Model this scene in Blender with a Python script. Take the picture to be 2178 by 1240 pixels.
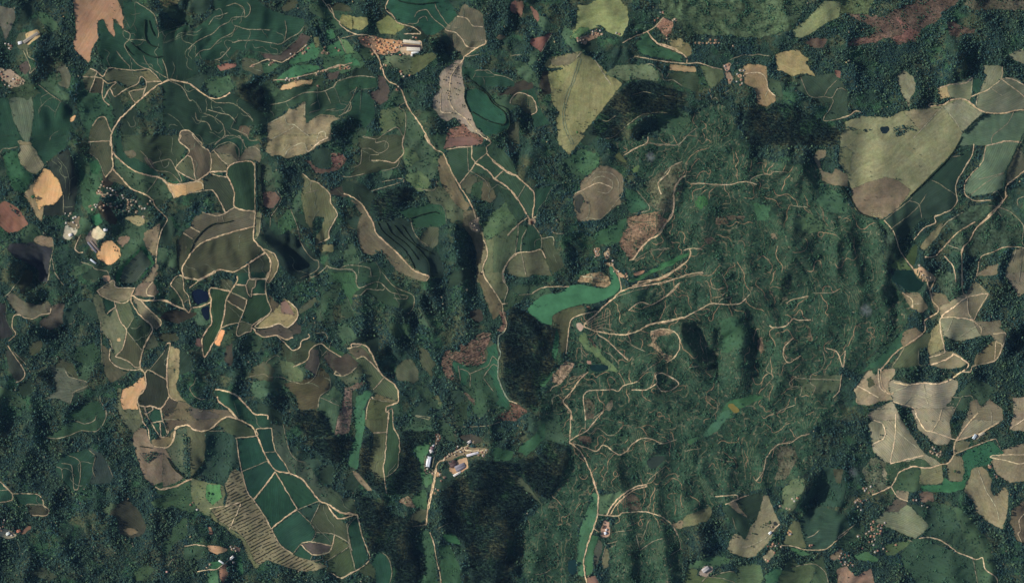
import bpy, bmesh, math, random
import numpy as np
from mathutils import Vector, Matrix
from mathutils.geometry import delaunay_2d_cdt

for o in list(bpy.data.objects):
    bpy.data.objects.remove(o)
scene = bpy.context.scene
C = scene.collection
random.seed(7)
rng = np.random.default_rng(11)

# ---------------------------------------------------------------- camera, sky, sun, exposure
S = 2.0                                   # metres of ground for one photograph pixel
PW, PH = 2178, 1240
CAM_H = 15000.0
cd = bpy.data.cameras.new("camera")
cam = bpy.data.objects.new("camera", cd)
C.objects.link(cam)
cam.location = (0, 0, CAM_H)
cd.sensor_width = 36.0
cd.lens = 36.0 * CAM_H / (PW * S)
cd.clip_start = 100.0
cd.clip_end = 40000.0
scene.camera = cam

SUN_EL = math.radians(35)
SUN_AZ = math.radians(14)                 # north of due west
sdir = Vector((-math.cos(SUN_EL) * math.cos(SUN_AZ), math.cos(SUN_EL) * math.sin(SUN_AZ), math.sin(SUN_EL)))
world = bpy.data.worlds.new("World")
scene.world = world
world.use_nodes = True
wn = world.node_tree
wn.nodes.clear()
sky = wn.nodes.new("ShaderNodeTexSky")
sky.sky_type = 'NISHITA'
sky.sun_disc = False
sky.sun_elevation = SUN_EL
sky.sun_rotation = math.atan2(sdir.x, sdir.y) % (2 * math.pi)
bg = wn.nodes.new("ShaderNodeBackground")
bg.inputs["Strength"].default_value = 0.105
wo = wn.nodes.new("ShaderNodeOutputWorld")
wn.links.new(sky.outputs[0], bg.inputs[0])
wn.links.new(bg.outputs[0], wo.inputs[0])
sl = bpy.data.lights.new("sun", 'SUN')
sl.energy = 4.4
sl.angle = math.radians(0.53)
sl.color = (1.0, 0.96, 0.90)
so = bpy.data.objects.new("sun", sl)
C.objects.link(so)
so.location = sdir * 3000
so.rotation_euler = sdir.to_track_quat('Z', 'Y').to_euler()
scene.view_settings.view_transform = 'Standard'
scene.view_settings.look = 'None'
scene.view_settings.exposure = 0.06
scene.view_settings.gamma = 1.0
scene.view_settings.use_curve_mapping = False
HAZE = 1.2e-6                             # thin even air, per metre
scene.cycles.max_bounces = 4
scene.cycles.diffuse_bounces = 2
scene.cycles.transparent_max_bounces = 8

# ---------------------------------------------------------------- survey of the land, read off the photograph
# T column row: survey sheet; F: patch of land, E: planted wood, W: native wood, P: pond, R?: track, H: hedge, D: dark patch, given a steep east slope to shade it
DATA = """
T 0 0
F or:172,132,102 640 0 1000 0 1045 85 1060 170 1060 265 1000 180 975 170 985 335 930 270 890 170 840 190 845 290 855 340 800 420 770 545 660 450 630 395 660 270 650 130
F br:98,94,84 0 45 40 70 140 95 150 150 95 280 65 360 40 260 0 210
F cg 850 190 890 175 940 290 985 335 975 180 1060 265 1110 290 1060 130 1060 20 1200 30 1310 120 1350 270 1600 210 1600 650 1480 690 1390 710 1280 600 1150 610 960 590 880 540 850 430 860 330
H 1245 180 1240 300 1260 370 1300 400 1360 410
H 1280 190 1300 270 1325 310
H 1130 375 1200 440 1260 475 1330 500 1390 490
H 1075 400 1110 450 1140 475
RC 1060 265 1120 300 1110 345 1070 400 1130 500 1200 570 1280 600
RC 1130 350 1240 350 1300 400
RD 1160 30 1160 180 1120 250 1060 130
RC 1190 40 1300 115 1340 170 1360 300 1350 340
RC 1230 480 1260 550 1310 600 1430 670
RC 1390 510 1420 580 1440 680
RC 1000 440 1050 510 1110 570 1110 600
RD 1600 210 1450 250 1370 290
RD 1400 380 1500 345 1600 300
RB 780 590 830 610 890 660 940 590 1060 600 1150 610 1280 600 1390 715
RA 1600 710 1450 690 1390 715 1340 740 1230 830 1070 980 1020 1030 975 1110 955 1160 950 1240
F ct 780 590 830 610 820 660 710 660
F ct 720 670 820 665 780 795 740 760
F cd 830 665 890 690 880 800 780 795
F ct 960 600 1150 620 1280 610 1210 660 1180 720 1100 740 1030 700 920 690 900 660
F py:135,130,95 1210 620 1280 605 1370 700 1260 710 1240 690
F ct 1100 800 1200 770 1250 710 1370 705 1230 830 1165 885
F ct:62,74,58 910 800 1000 710 1080 770 990 830 950 780
RB 840 620 820 670 775 795
RB 710 665 830 665 890 690 880 800 900 870 940 905
RB 890 690 940 720 1000 710 940 770 900 840
RB 960 780 990 830 1080 770 1180 720 1210 660 1250 690 1245 760 1110 790 1165 885
RB 1245 760 1225 830
RB 1250 705 1370 700
F ct 800 1080 890 1000 960 1130 950 1205 765 1215 780 1120
RB 800 1080 840 1020 890 1000 920 1030 950 1120 970 1130
RB 765 1215 950 1205
F cs 90 845 180 840 180 815 275 785 300 960 265 1215 230 1205 150 1080 110 950
F cg 300 790 340 720 540 870 600 940 610 1100 570 1240 280 1240 300 960
F cg 0 840 90 845 150 1080 230 1210 200 1240 0 1240
RC 330 720 430 800 540 875
RC 215 440 260 530 280 600 270 640 330 590 340 540 270 500 240 420
F yd:165,145,122 0 590 110 600 230 690 220 730 100 760 60 700 0 650
F pl 170 560 250 530 280 600 230 650 180 610
F gd 420 640 520 630 540 700 460 740 420 690
F br:88,88,74 500 580 560 550 620 660 600 760 540 750 490 680
F yd:175,150,110 235 290 340 260 362 320 270 395 235 390
F py:140,135,95 1350 0 1540 0 1520 40 1420 80 1370 40
F or 612 1010 662 985 642 1040 608 1048
D 220 90 330 110 340 190 250 160
D 1360 120 1600 130 1600 200 1380 230
D 460 800 560 870 640 930 620 1000 560 920
F tn 160 1205 280 1220 290 1240 190 1240
F gd 330 110 430 130 520 250 440 280 370 200
RD 900 430 940 460 925 520 960 590
RD 870 540 880 590 930 620
RD 360 840 370 920 340 980
RD 540 880 490 960 480 1010
T 1 0
F cg 430 20 560 0 780 0 860 70 1000 130 1200 180 1180 290 1010 380 980 470 800 450 740 430 620 440 540 520 380 520 260 500 240 260 400 160 420 90
F cg:34,58,50 0 300 240 260 260 500 300 640 180 690 50 690 0 700
F cg:36,58,50 0 720 50 700 220 720 300 780 400 840 500 850 570 800 760 900 870 1000 880 1060 700 1080 720 1200 640 1240 450 1240 330 1220 230 1120 150 1120 0 1090
RD 0 380 30 300 120 250
RD 0 375 100 330 200 280 250 260
RC 210 430 270 375 340 330 420 290 480 235 550 200 590 160 690 150
RC 430 155 550 120
RC 690 150 680 80 610 40 530 65
RC 690 160 730 130 740 80 710 30
RC 600 225 710 260 910 265
RC 430 155 380 220
RC 270 500 320 440 400 425 470 350 580 290 610 240 600 225
RC 580 375 660 355 800 355 1000 385 1040 280 1030 180
RC 1000 385 1060 340 1150 290 1200 230
RD 800 450 980 470 1060 400 1130 350
RC 430 520 490 500 570 410
RD 190 430 240 425 260 400
F pl 820 460 980 480 1080 400 1140 340 1170 290 1250 330 1240 350 1160 430 1060 510 980 530 870 510
RB 730 580 830 530 900 515 1000 540 1060 510 1130 460 1200 400
F gr 1060 540 1130 480 1260 370 1330 420 1310 500 1230 530 1080 560
F gr 950 690 1100 560 1300 560 1330 590 1150 660 970 720
F gr:62,92,70 830 560 900 530 1000 560 880 640 850 630
F or:195,160,115 980 775 1010 735 1140 700 1270 685 1260 725 1160 735 1080 770
F rd:140,95,80 450 570 530 545 620 550 610 580 480 615
F gd 350 680 560 650 600 760 470 840 390 810
E 650 720 800 720 880 780 850 900 790 960 700 880 620 770
D 880 700 920 720 900 860 820 960 840 860
F cg:48,72,58 890 900 990 780 1260 740 1350 780 1600 640 1600 960 1480 1000 1330 990 1210 1050 1190 870 1070 930 890 1050
F pl 1380 640 1500 610 1480 680 1400 700
RC 900 900 1050 870 1190 800 1340 790 1370 780 1420 890
RC 1340 790 1440 750 1480 700 1600 660
RC 1250 910 1310 870
RC 1240 970 1330 940
RC 1370 950 1460 930
RC 1480 1000 1550 960 1590 880
RB 1340 0 1400 80 1450 155
F gr 1370 260 1440 250 1450 320 1390 360
F py:138,135,88 1480 190 1520 130 1600 150 1600 270 1500 210
F gr 1380 400 1500 350 1540 470 1400 500
F gr 1540 470 1600 470 1600 560 1540 560
F py:118,122,85 1270 330 1320 320 1330 400 1290 420
RB 930 690 1080 680 1320 620 1500 570 1600 540
F tn 890 1060 1040 980 1070 930 1120 950 1200 870 1200 1060 1240 1050 1320 990 1440 990 1500 1020 1420 1050 1420 1190 1310 1240 890 1240
RC 1030 990 1050 1060 1110 1070 1160 1110 1240 1170
RC 1205 880 1200 1000
RC 890 1060 1030 990
RC 1300 1220 1320 1140 1370 1130 1380 1180
RC 900 1200 1000 1150 1100 1090
RA 0 710 50 690 130 700 220 720 300 780 400 840 480 845 570 800
RC 520 1160 600 1160 680 1200
RC 440 1240 520 1155 500 1060 420 1000 330 970
RC 370 940 480 970 560 990 620 1050
RC 570 1100 700 1150 730 1200 810 1200
RC 60 700 160 750 220 860
RC 270 960 290 1030 370 1050 410 1120
RC 380 840 460 885 590 890 700 970 770 1040
RD 30 970 120 1030 180 1110
RD 250 860 300 910 330 970
F cd:82,78,68 130 1200 150 1125 220 1120 330 1230 330 1240 160 1240
RB 130 1200 150 1125 220 1120 330 1230
F cd:88,80,68 640 1080 700 1080 740 1110 720 1180 640 1130
D 340 30 430 20 440 90 350 110
D 110 120 200 140 190 210 120 200
D 60 800 100 800 100 860 60 860
D 0 990 60 960 40 1010 0 1020
D 860 100 960 130 900 220 850 190
D 740 1150 860 1060 890 1120 760 1190
D 1420 1080 1600 1000 1600 1240 1400 1240
D 560 150 600 170 640 330 600 300
D 480 230 520 250 560 370 530 340
D 300 300 340 400 320 460 280 360
D 420 420 460 480 440 520 410 460
D 1200 1060 1230 1060 1220 1140 1200 1130
D 1330 830 1360 800 1370 900 1330 920
T 2 0
F ce 510 0 1000 0 1050 60 1090 150 1000 240 880 310 830 300 760 230 600 200 530 110 490 60
H 560 0 620 30 760 50 880 35 910 30
F ct:100,98,80 1090 150 1150 50 1300 120 1340 380 1250 420 1140 480 1040 380 1030 330 980 280 1000 240
F py:140,138,92 110 140 330 160 340 220 290 270 240 260 130 230 90 200
F py:138,145,92 400 210 510 130 560 180 660 240 560 310 430 290
RB 510 0 485 60 490 100 550 150 590 205 730 250 780 300 640 300
F or:205,150,105 380 320 420 330 620 370 610 400 560 440 440 470 400 430 410 380
F pl:135,108,90 270 340 340 320 380 360 330 410 280 400
F yd 620 360 790 360 800 430 720 480 640 480 600 440
F gd:92,105,80 480 480 640 480 700 480 700 640 620 640 540 560 460 560
F py:105,115,78 700 480 880 460 920 490 740 640 690 650
RA 360 390 400 460 440 540 470 640 510 700 600 750 650 860 700 960 760 1040 820 1140 870 1240
RB 400 340 330 310 250 310 160 270 90 210
RB 0 50 30 90 50 160 100 200
RC 80 320 150 460
RC 90 340 240 310
F gr 0 250 50 260 60 330 0 360
F gr:85,112,78 80 330 170 360 230 460 150 470
F gr 0 430 120 430 130 460 0 500
F gr 130 510 230 500 280 570 150 570
RB 0 590 100 560 170 590
F pl 420 640 470 660 520 760 510 850 440 900 360 850 360 790 420 770
F cg:42,72,56 40 740 130 690 280 655 400 670 420 750 280 770 240 750 100 840
RC 40 740 80 700 180 670 280 655 400 670
RD 50 750 90 850
RD 290 770 400 755
RD 240 760 180 800
RD 280 770 265 960
RC 240 750 200 840 130 960
RC 180 870 190 940 120 970
F cg 60 900 200 840 280 780 380 850 390 1000 310 1100 200 1000 100 990
F gd:78,92,68 440 940 600 920 650 960 640 1080 580 1090 450 1150 430 1020
RC 650 880 600 915 650 960 655 1080 630 1220
RC 300 1160 400 1190 480 1140 580 1090 640 1180
F tn:150,130,115 1140 510 1120 620 1150 760 1150 850 1200 960 1250 1100 1330 1170 1280 1150 1200 1130 1060 1000 1010 1040 950 1010 890 920 890 840 950 770 940 650 1000 580 1090 520
RB 1140 510 1040 650 1030 760 1020 850 1060 940 1150 1010 1270 1140 1380 1220
RB 950 800 950 940 970 965 1040 970
F ce 1170 780 1250 760 1340 810 1400 900 1490 960 1510 1040 1470 1070 1380 1050 1290 990 1200 950 1160 860
F ce 1210 960 1290 1000 1370 1050 1480 1080 1530 1020 1540 1080 1460 1140 1340 1160 1260 1090
H 1160 770 1150 850 1200 960
H 1260 760 1340 800 1380 880 1450 930 1500 970 1510 1050 1480 1070
H 1220 960 1300 1010 1380 1050 1490 1070
H 1150 640 1220 700 1280 750 1350 800 1420 900 1490 920 1530 960 1540 1100 1440 1150
F cg 1130 580 1350 600 1560 680 1580 740 1400 740 1310 750 1240 700 1140 640
RC 1240 610 1350 605 1400 640 1500 660 1570 700
RD 1240 660 1400 660
RA 1140 490 1250 420 1330 380
RB 1250 420 1170 400 1130 340 1080 290 1000 270
RC 1130 340 1190 360 1340 350
RB 1090 150 1180 175 1220 230 1310 240
RC 1140 490 1280 470
RC 900 40 920 90 1000 210 1040 240 1100 250
RC 730 160 760 110 830 95 880 160 990 250
RC 680 215 750 210 770 170 820 150 840 190
D 1350 60 1400 0 1450 40 1440 130 1360 280
F rd 1550 30 1600 10 1600 130 1540 110
F cut:120,90,78 1010 1110 1150 1060 1200 1130 1270 1150 1320 1180 1300 1240 980 1240
D 1110 60 1140 30 1130 100 1090 140
D 880 350 1000 330 1100 470 1000 520 900 450 860 400
D 180 1040 280 1040 260 1180 200 1160
T 3 0
F py 700 50 790 60 880 0 1070 10 1140 80 1140 220 1080 330 980 290 920 240 830 260 640 340 700 230 710 110
F gr:90,120,80 640 340 720 250 790 240 820 260 700 340
F pa:140,138,95 430 560 480 500 740 450 760 480 830 500 1000 660 1090 720 1000 830 870 1000 720 1180 640 1240 560 1240 530 1030 560 970 500 880 490 760 460 640 600 600 580 580 440 580
F py:155,155,102 460 620 590 600 610 680 550 770 500 760
F br:108,100,80 480 510 700 460 720 490 640 560 500 570
RD 740 520 690 680 640 800 600 960 620 1100 680 1230
RD 720 520 670 690 620 800 585 960 600 1100 660 1230
RC 745 450 700 510
RC 850 510 930 630 1000 740
F yd:140,112,92 700 350 800 300 880 280 920 310 860 340 740 380
RC 700 350 800 310 870 270
RB 1090 380 1200 320 1340 260 1440 160
RA 1310 290 1390 380 1500 420 1600 470
F cut:140,108,90 1370 230 1440 160 1530 210 1500 290 1460 320 1420 280
E 1160 700 1300 690 1380 720 1480 760 1600 790 1600 1000 1500 990 1300 980 1150 1060 1000 1180 930 1190 800 1140 870 1010 1000 840
RC 1170 820 1270 790 1340 800
RC 1440 820 1500 825 1560 800
RC 900 1020 960 1040 1040 990
RC 930 1190 1020 1170 1110 1090 1250 990 1390 965 1480 970
D 1150 1080 1300 1000 1500 990 1600 1030 1450 1040 1330 1120 1150 1200
F gd:90,104,80 940 640 1050 560 1200 560 1300 560 1430 640 1420 700 1310 680 1100 690
F tn:135,120,88 1500 350 1600 340 1600 420 1530 400
F ct 150 860 210 800 290 820 350 870 360 960 320 980 270 960 210 890 150 900
RB 140 890 150 850 210 795 300 820 350 870 365 950 320 985
F cg 200 790 340 760 400 950 480 1060 340 1090 330 980
D 230 910 300 940 330 1060 280 1150 220 1120
F rd:120,88,74 170 20 260 20 240 160 190 110
F rd:120,88,74 310 60 390 120 380 210 330 140
F rd:118,80,72 300 350 420 320 500 280 400 460 320 400
RC 500 280 450 380 400 460
D 130 120 200 130 210 300 150 290
D 280 80 330 160 360 240 300 200
D 640 70 700 60 690 210 640 250
F br 20 330 60 305 100 320 60 345
F gr:55,88,65 1280 280 1380 390 1600 480 1600 540 1400 500 1260 480 1200 400
RB 1200 490 1300 510 1430 530 1600 550
RC 1290 555 1340 560 1420 620 1440 690 1520 690 1600 740
RC 1460 680 1490 630
RC 1140 520 1230 480
RC 140 490 180 480 240 480
F cg:58,75,58 1480 640 1600 620 1600 740 1500 690
W 800 470 900 400 1050 410 1190 430 1200 510 1050 560 920 520
W 830 260 880 220 930 240 930 270 860 290
F gm:74,92,70 1400 0 1600 0 1600 200 1550 200 1440 150 1400 90
T 4 0
F gm:74,92,70 60 0 1250 0 1200 150 1130 270 860 330 300 300 250 330 150 160 60 160
F py:152,160,112 1130 260 1250 180 1400 20 1550 30 1530 150 1400 220 1300 290 1200 340 1140 320
F tn:132,120,86 90 370 160 350 240 375 280 430 270 470 240 490 140 440
RA 0 380 80 400 180 450 235 500 240 545
RB 0 525 100 540 240 550 340 545 450 580 540 600
F or:165,138,100 90 560 310 570 310 625 90 610
F cg:58,75,58 60 690 130 620 310 635 340 690 310 790 200 740 130 700
F pa:90,104,76 350 570 540 600 560 660 440 760 400 680
F yd:175,140,120 540 560 610 540 600 600 570 620
F br:135,110,92 560 620 600 620 625 670 605 730 570 660
F tn:150,122,92 720 560 860 560 915 580 910 640 930 760 990 840 980 870 910 920 840 880 820 760 730 720
RB 730 635 830 625 890 645 915 690 930 770 990 830
RC 930 770 900 830
F pa:165,148,104 1000 470 1100 440 1190 440 1220 490 1270 510 1240 550 1340 660 1210 630 1140 660 1080 620 1010 600 990 500
F ct:56,75,62 1170 690 1220 640 1300 660 1400 640 1500 640 1520 690 1590 770 1600 1000 1480 1030 1390 1030 1470 890 1330 850 1270 830 1160 770
RC 1200 650 1230 740 1270 820 1330 840 1400 830 1470 840 1510 770 1560 760 1600 790
RC 1400 830 1440 760 1510 690
RC 1470 840 1475 890 1390 1030 1500 1025 1600 1000
F rd 1480 610 1540 610 1540 680 1500 660
F pl:88,76,68 1230 370 1300 330 1440 340 1390 420 1300 420
F gd:55,72,58 930 660 1040 720 1050 830 990 830 930 760
E 730 940 860 890 900 960 1000 880 1100 900 1300 1000 1540 1120 1500 1240 760 1240 720 1100
D 680 890 720 900 700 1050 780 1200 720 1160 650 1020
D 930 560 1000 540 1010 620 960 640
D 1260 960 1330 1030 1400 1140 1500 1200 1420 1180 1300 1060
D 240 930 330 960 340 1030 280 1050
D 690 470 800 450 740 510
F sc 0 1050 350 950 420 900 560 900 700 1150 640 1240 0 1240
RC 430 760 450 860
RC 450 860 480 835 510 870
RC 550 800 610 770
RC 600 520 680 490 720 475 800 480 850 470 900 480 950 490
RC 170 1240 240 1160 330 1090
T 5 0
F rs 70 130 200 130 400 160 560 60 760 0 1060 0 1000 50 900 110 850 200 700 250 720 310 680 360 500 390 450 340 330 340 200 400 130 390 130 340 320 300 340 250
F rs:116,86,78 490 150 570 190 640 260 710 290 680 350 520 380 460 340 560 290
F rs:104,82,74 130 340 330 310 430 310 330 370 150 395 70 430
F rs 930 200 1000 190 1070 240 1180 260 1160 290 1000 330 940 300
F gm:86,100,72 0 0 320 0 250 150 100 130 60 130 0 100
F rs:84,82,70 1100 0 1600 0 1600 90 1180 100 1080 60
F pa:130,130,104 510 650 565 605 640 660 665 720 650 800 620 830 605 940 590 870 540 780
F tn:115,112,92 1460 480 1540 430 1590 440 1600 580 1570 540 1500 520
F ct:108,114,88 850 760 960 730 1130 680 1150 670 1135 820 1110 860 1000 840 960 830
F ct:105,108,86 1230 570 1390 570 1400 640 1390 680 1300 760 1200 800 1270 650
F ct:98,104,86 1390 680 1500 660 1600 740 1600 930 1400 970 1230 970 1180 910 1200 810 1300 760
F or:165,145,105 850 760 930 740 940 800 960 830 880 850 860 800
F cg 1150 670 1205 680 1210 780 1150 810
RA 780 910 900 900 960 860 1050 845 1110 865 1180 930 1250 965 1400 975 1480 955 1600 940
RB 1135 830 1240 790 1300 755 1390 680 1400 580
RB 1390 680 1470 740 1540 790 1600 840
RC 1135 820 1150 670
RC 1120 860 1135 830
RC 1175 910 1190 810
RC 1300 760 1400 830
RB 1390 680 1480 680 1600 740
RB 850 760 960 730 1090 715 1150 670
RC 740 845 800 885 850 885
RC 960 830 940 780
RB 0 1020 100 990 160 950 210 970
F ct:56,75,62 0 760 40 750 75 790 60 850 0 1000
X pa:140,140,104 1795 261 1828 250 1890 252 1913 239 1950 235 2003 226 2025 215 2043 212 2058 220 2085 244 2065 262 2043 285 2035 310 2028 317 2013 337 1978 370 1953 397 1928 422 1898 450 1870 467 1848 462 1820 450 1810 425 1810 400 1800 375 1780 345 1784 317 1785 290 1795 277
F tn:130,126,104 900 920 1050 850 1230 975 1060 1130 1030 1080 960 980
F tn:128,116,92 560 960 780 925 870 930 760 1050 700 1120 620 1020
RC 640 1190 760 1060 880 930
RC 950 970 1000 1030 1040 1100
P 30,44,48 365 1085 450 1080 440 1130 400 1150 370 1130
W 90 1080 160 1110 310 1100 300 1120 150 1150 60 1100
W 460 1100 540 1070 640 1080 650 1110 500 1170
F cs:80,100,80 1260 985 1400 985 1600 950 1600 1240 1020 1240 1070 1140 1160 1060
RC 1490 970 1440 1060 1330 1150 1310 1200
RC 1310 1240 1400 1210 1530 1220
D 1420 480 1490 490 1490 550 1440 570
D 650 820 750 810 770 900 640 920
D 270 780 330 830 300 880
T 0 1
F cg 0 0 170 0 180 90 40 150 20 100
F cg 270 60 300 0 580 0 590 90 490 160 390 240 300 150
F cs:128,118,92 170 40 240 60 290 90 350 190 390 245 330 320 290 320 230 280 180 200 190 90
F gd:46,80,60 40 150 170 120 180 200 230 280 300 320 220 490 130 460 60 260
F or:220,170,115 390 265 450 310 510 370 550 490 470 590 380 590 340 640 320 560 290 450 340 350
F br:150,126,96 340 350 290 450 320 560 340 640 380 590 370 740 330 690 260 560 220 500
F cd:44,54,52 410 240 600 110 640 200 670 400 640 640 560 670 390 680 380 590 460 600 550 490 520 380 450 300
RD 450 210 530 270 570 370 575 450
RD 500 180 590 290 610 400
RC 555 500 550 660
RD 610 470 590 560
D 600 100 660 200 690 400 660 620 640 640 650 400 620 200
D 0 180 60 210 110 330 80 360 0 350
F rd:128,88,72 0 580 60 550 170 610 260 750 180 810 90 830 0 760
W 80 570 110 590 190 680 180 690 100 620
F tn:150,125,100 300 880 360 840 460 870 470 940 420 940 310 910
F pl:56,60,64 100 920 300 900 460 950 430 1070 410 1240 330 1240 340 1150 250 1080 150 1030 80 960
D 140 1040 260 1090 330 1160 300 1240 100 1240 80 1150
RC 460 870 465 960 440 1060 430 1120 410 1230
RC 455 1050 480 1170 520 1220
F yd:182,174,152 565 760 640 740 680 800 640 860 600 890 540 870
F yd:205,190,155 800 790 850 760 920 830 890 870 830 890 790 850
F or:222,172,120 830 1000 890 900 960 880 1030 960 1040 1020 990 1080 940 1100 890 1070 840 1040
F br:140,120,108 740 870 790 800 830 890 850 960 800 980
F gr:48,95,68 790 680 870 660 890 740 820 780
F br:130,105,88 1030 860 1090 850 1120 870 1050 950 1010 900
F br:128,112,92 565 740 640 730 690 680 690 780 650 800
RB 700 840 665 910 650 960 680 990 720 990
RC 830 480 880 500 1000 500 1070 530 1150 550
F tn:150,135,100 1070 700 1110 680 1200 680 1240 700 1240 750 1190 760 1130 730
F gr:48,88,62 770 220 850 200 880 260 850 330 780 320
F ct 775 60 950 40 970 140 960 280 910 350 890 290 850 210 780 150
RA 955 0 965 150 970 270 915 350
RC 775 150 850 210 885 300 910 350
F ct:88,88,70 960 290 1120 450 1000 400 930 370
RA 970 280 1060 380 1130 450 1250 500 1310 545
F cg 980 0 1030 0 1060 130 1110 180 1200 210 1330 290 1380 360 1220 320 1100 250 1000 170
F gd:64,84,66 980 170 1100 250 1220 330 1400 370 1450 450 1480 530 1310 540 1130 450 1000 310
RA 970 140 1010 190 1100 260 1200 320 1380 360 1430 400 1470 470 1495 530
RC 1350 360 1250 500
F or:192,155,108 1430 395 1490 410 1600 405 1600 500 1490 530 1470 470
F cg:52,68,54 1040 0 1600 0 1600 90 1540 180 1600 270 1500 390 1330 290 1200 210 1110 180 1060 130
RC 1330 230 1450 200 1500 270 1560 380
RC 1210 130 1260 180 1330 290 1450 310 1540 390
RC 1500 270 1600 180
F br:95,88,74 1060 130 1150 130 1180 170 1120 200
F br:95,84,74 1240 180 1290 200 1340 280 1300 280
F cs:68,80,70 1050 1170 1080 1110 1220 970 1290 1080 1230 1160 1170 1240 1040 1240
F gr:46,88,62 1010 1150 1070 1080 1210 950 1240 930 1330 1080 1200 1230 1180 1230 1300 1085 1225 960 1080 1105 1050 1170 1035 1240 1000 1240
RB 1310 545 1330 600 1380 650 1435 710 1400 780 1370 870 1345 1000 1335 1080
F tn:128,110,90 1250 820 1380 740 1360 870 1330 1040 1270 960 1240 880
F tn:125,108,90 1260 1210 1330 1090 1360 1090 1300 1240 1230 1240
RC 700 1070 800 1100 830 1130 930 1150 950 1190
F yd:170,140,115 890 1195 950 1185 960 1235 900 1235
F ct:68,72,58 1540 870 1600 830 1600 1040 1560 1150 1530 1050 1520 930
F gd:62,84,64 700 160 770 180 860 220 780 330 720 300 690 200
RC 0 500 20 140 100 110 170 95
T 1 1
F cd:85,80,68 140 50 150 0 250 0 290 50 400 150 395 320 280 390 240 190 200 180 220 110
F ct 110 270 210 180 240 190 280 385 170 330
RB 135 50 220 120 215 160 105 270 170 330 280 385
RB 250 0 320 80 400 150 400 300 280 390
RB 220 175 245 200 280 385
RB 150 0 135 50
RA 0 380 60 420 160 410 280 390 370 330 400 310 540 305
F or:180,152,106 0 375 90 420 220 410 340 370 340 460 210 490 100 530 50 470
F ct:95,92,72 400 150 460 150 520 220 540 300 400 300
F tn:110,104,82 460 150 580 160 630 220 560 260 500 220
F tn:102,95,80 430 130 520 70 600 60 640 130 640 200 700 100 800 60 830 180 820 220 740 200 620 220 580 160 520 170
F cg 440 30 580 0 700 0 800 40 820 60 690 110 640 200 600 60 520 70 430 120
RC 420 130 480 80 550 55 600 70 640 120 640 200
RC 450 60 540 0
RC 640 0 680 60 700 100 780 100 830 140
RB 450 150 500 210 540 240
RC 570 160 630 220
D 610 80 640 100 660 200 640 210
D 840 30 880 0 900 100 850 130
F tn:138,122,94 890 60 950 0 1400 0 1410 20 1270 110 1210 150 1110 170 1030 190 1000 160 920 170 870 130
RC 1030 180 1060 120 1150 70 1200 70 1220 130
RB 1400 20 1330 50 1240 130
RC 1060 60 1000 150
F cs:46,70,54 550 260 620 230 740 215 770 250 780 630 690 640 600 600 610 500 590 420 540 340
RA 540 340 550 270 620 230 740 215 770 250
RA 540 340 580 410 605 500 600 600 690 635 780 640
RB 775 250 775 640
F cs:58,68,56 340 390 400 345 520 350 570 420 600 520 590 600 520 640 480 570 440 480 400 460 345 460
RB 280 390 330 400 345 470
RB 210 490 400 460 440 490 490 570 520 640
RB 400 310 420 330 520 350 545 350
W 110 530 300 490 430 480 490 580 500 640 330 650 260 680 240 720 0 640 0 560
F cs:90,84,70 270 680 400 650 520 660 600 610 700 645 770 650 765 770 540 830 330 905 240 985 230 960 260 870 320 800 230 775
H 590 720 520 740 420 745 350 790 270 880 230 990
F ct:85,82,68 230 775 310 815 260 870 170 825 200 800
F ct:64,74,58 170 825 255 875 220 980 225 1020 165 1100 150 1170 120 1100 130 900
H 110 880 120 1000 115 1110 150 1170
RB 330 650 450 680 520 660 600 610
RC 460 680 460 730
RC 500 680 510 730
RB 230 775 310 820
RB 170 825 250 875
RA 240 990 330 905 540 830 765 770
RA 240 990 200 1060 160 1130 170 1190
F cd:68,72,58 240 990 340 905 540 835 760 775 780 880 850 975 700 1080 610 1155 480 1135 420 1150 290 1215 170 1190 170 1110 200 1050
RA 780 640 770 770 770 880 850 970 910 1060 900 1160 870 1240
RA 850 1000 730 1080 610 1155 480 1135 400 1170 290 1220 170 1195
F ct:62,72,58 740 1080 860 1000 910 1070 870 1210 740 1215 735 1120
RB 730 1080 740 1215 870 1210
F ct:55,70,56 610 1160 720 1090 735 1210 630 1240 640 1190
F tn:115,105,80 850 960 920 990 975 1070 960 1150 900 1240 890 1240 910 1070
RB 850 960 940 1000 975 1070 960 1150 900 1240
F tn:125,112,90 730 690 750 650 780 650 775 730
F tn:120,115,88 790 650 830 650 815 830 790 860
RC 830 650 815 830 790 870
F pl:98,80,72 840 480 950 470 1000 530 930 620 850 600
F gd:56,84,62 940 800 1050 620 1130 700 1140 780 1000 830
F cg:40,64,54 860 680 930 700 1000 830 960 850 880 760
RC 960 460 1000 530 960 620 910 690 905 780
D 820 820 920 860 1100 950 1230 1100 1200 1120 1050 1080 930 950 830 900
RC 1080 620 1140 780 1160 900 1220 1000 1270 1050 1310 1060 1300 1140 1160 1210
RC 1250 1200 1310 1170 1380 1110
RC 1380 1100 1460 1130 1600 1130
F ct:92,95,70 1170 320 1250 380 1310 400 1410 490 1420 570 1470 660 1450 740 1410 800 1400 870 1310 910 1300 980 1290 880 1350 770 1370 690 1300 680 1260 740 1270 830 1210 730 1190 620 1170 500 1200 400
RB 1180 320 1250 380 1310 400 1410 490 1420 570 1475 660 1440 740 1400 820 1400 870 1310 910
RC 1190 490 1320 460
RC 1250 380 1250 460
F tn:105,100,75 1310 930 1440 920 1440 980 1330 980
F cut:112,84,76 1420 160 1500 150 1560 200 1500 280 1430 250
F br:95,75,68 1190 200 1240 220 1300 280 1420 290 1430 250 1500 280 1420 310 1300 320 1250 250
D 1250 340 1400 400 1470 500 1480 700 1530 760 1560 600 1420 420
D 1430 330 1500 330 1480 420 1420 440
T 2 1
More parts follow.
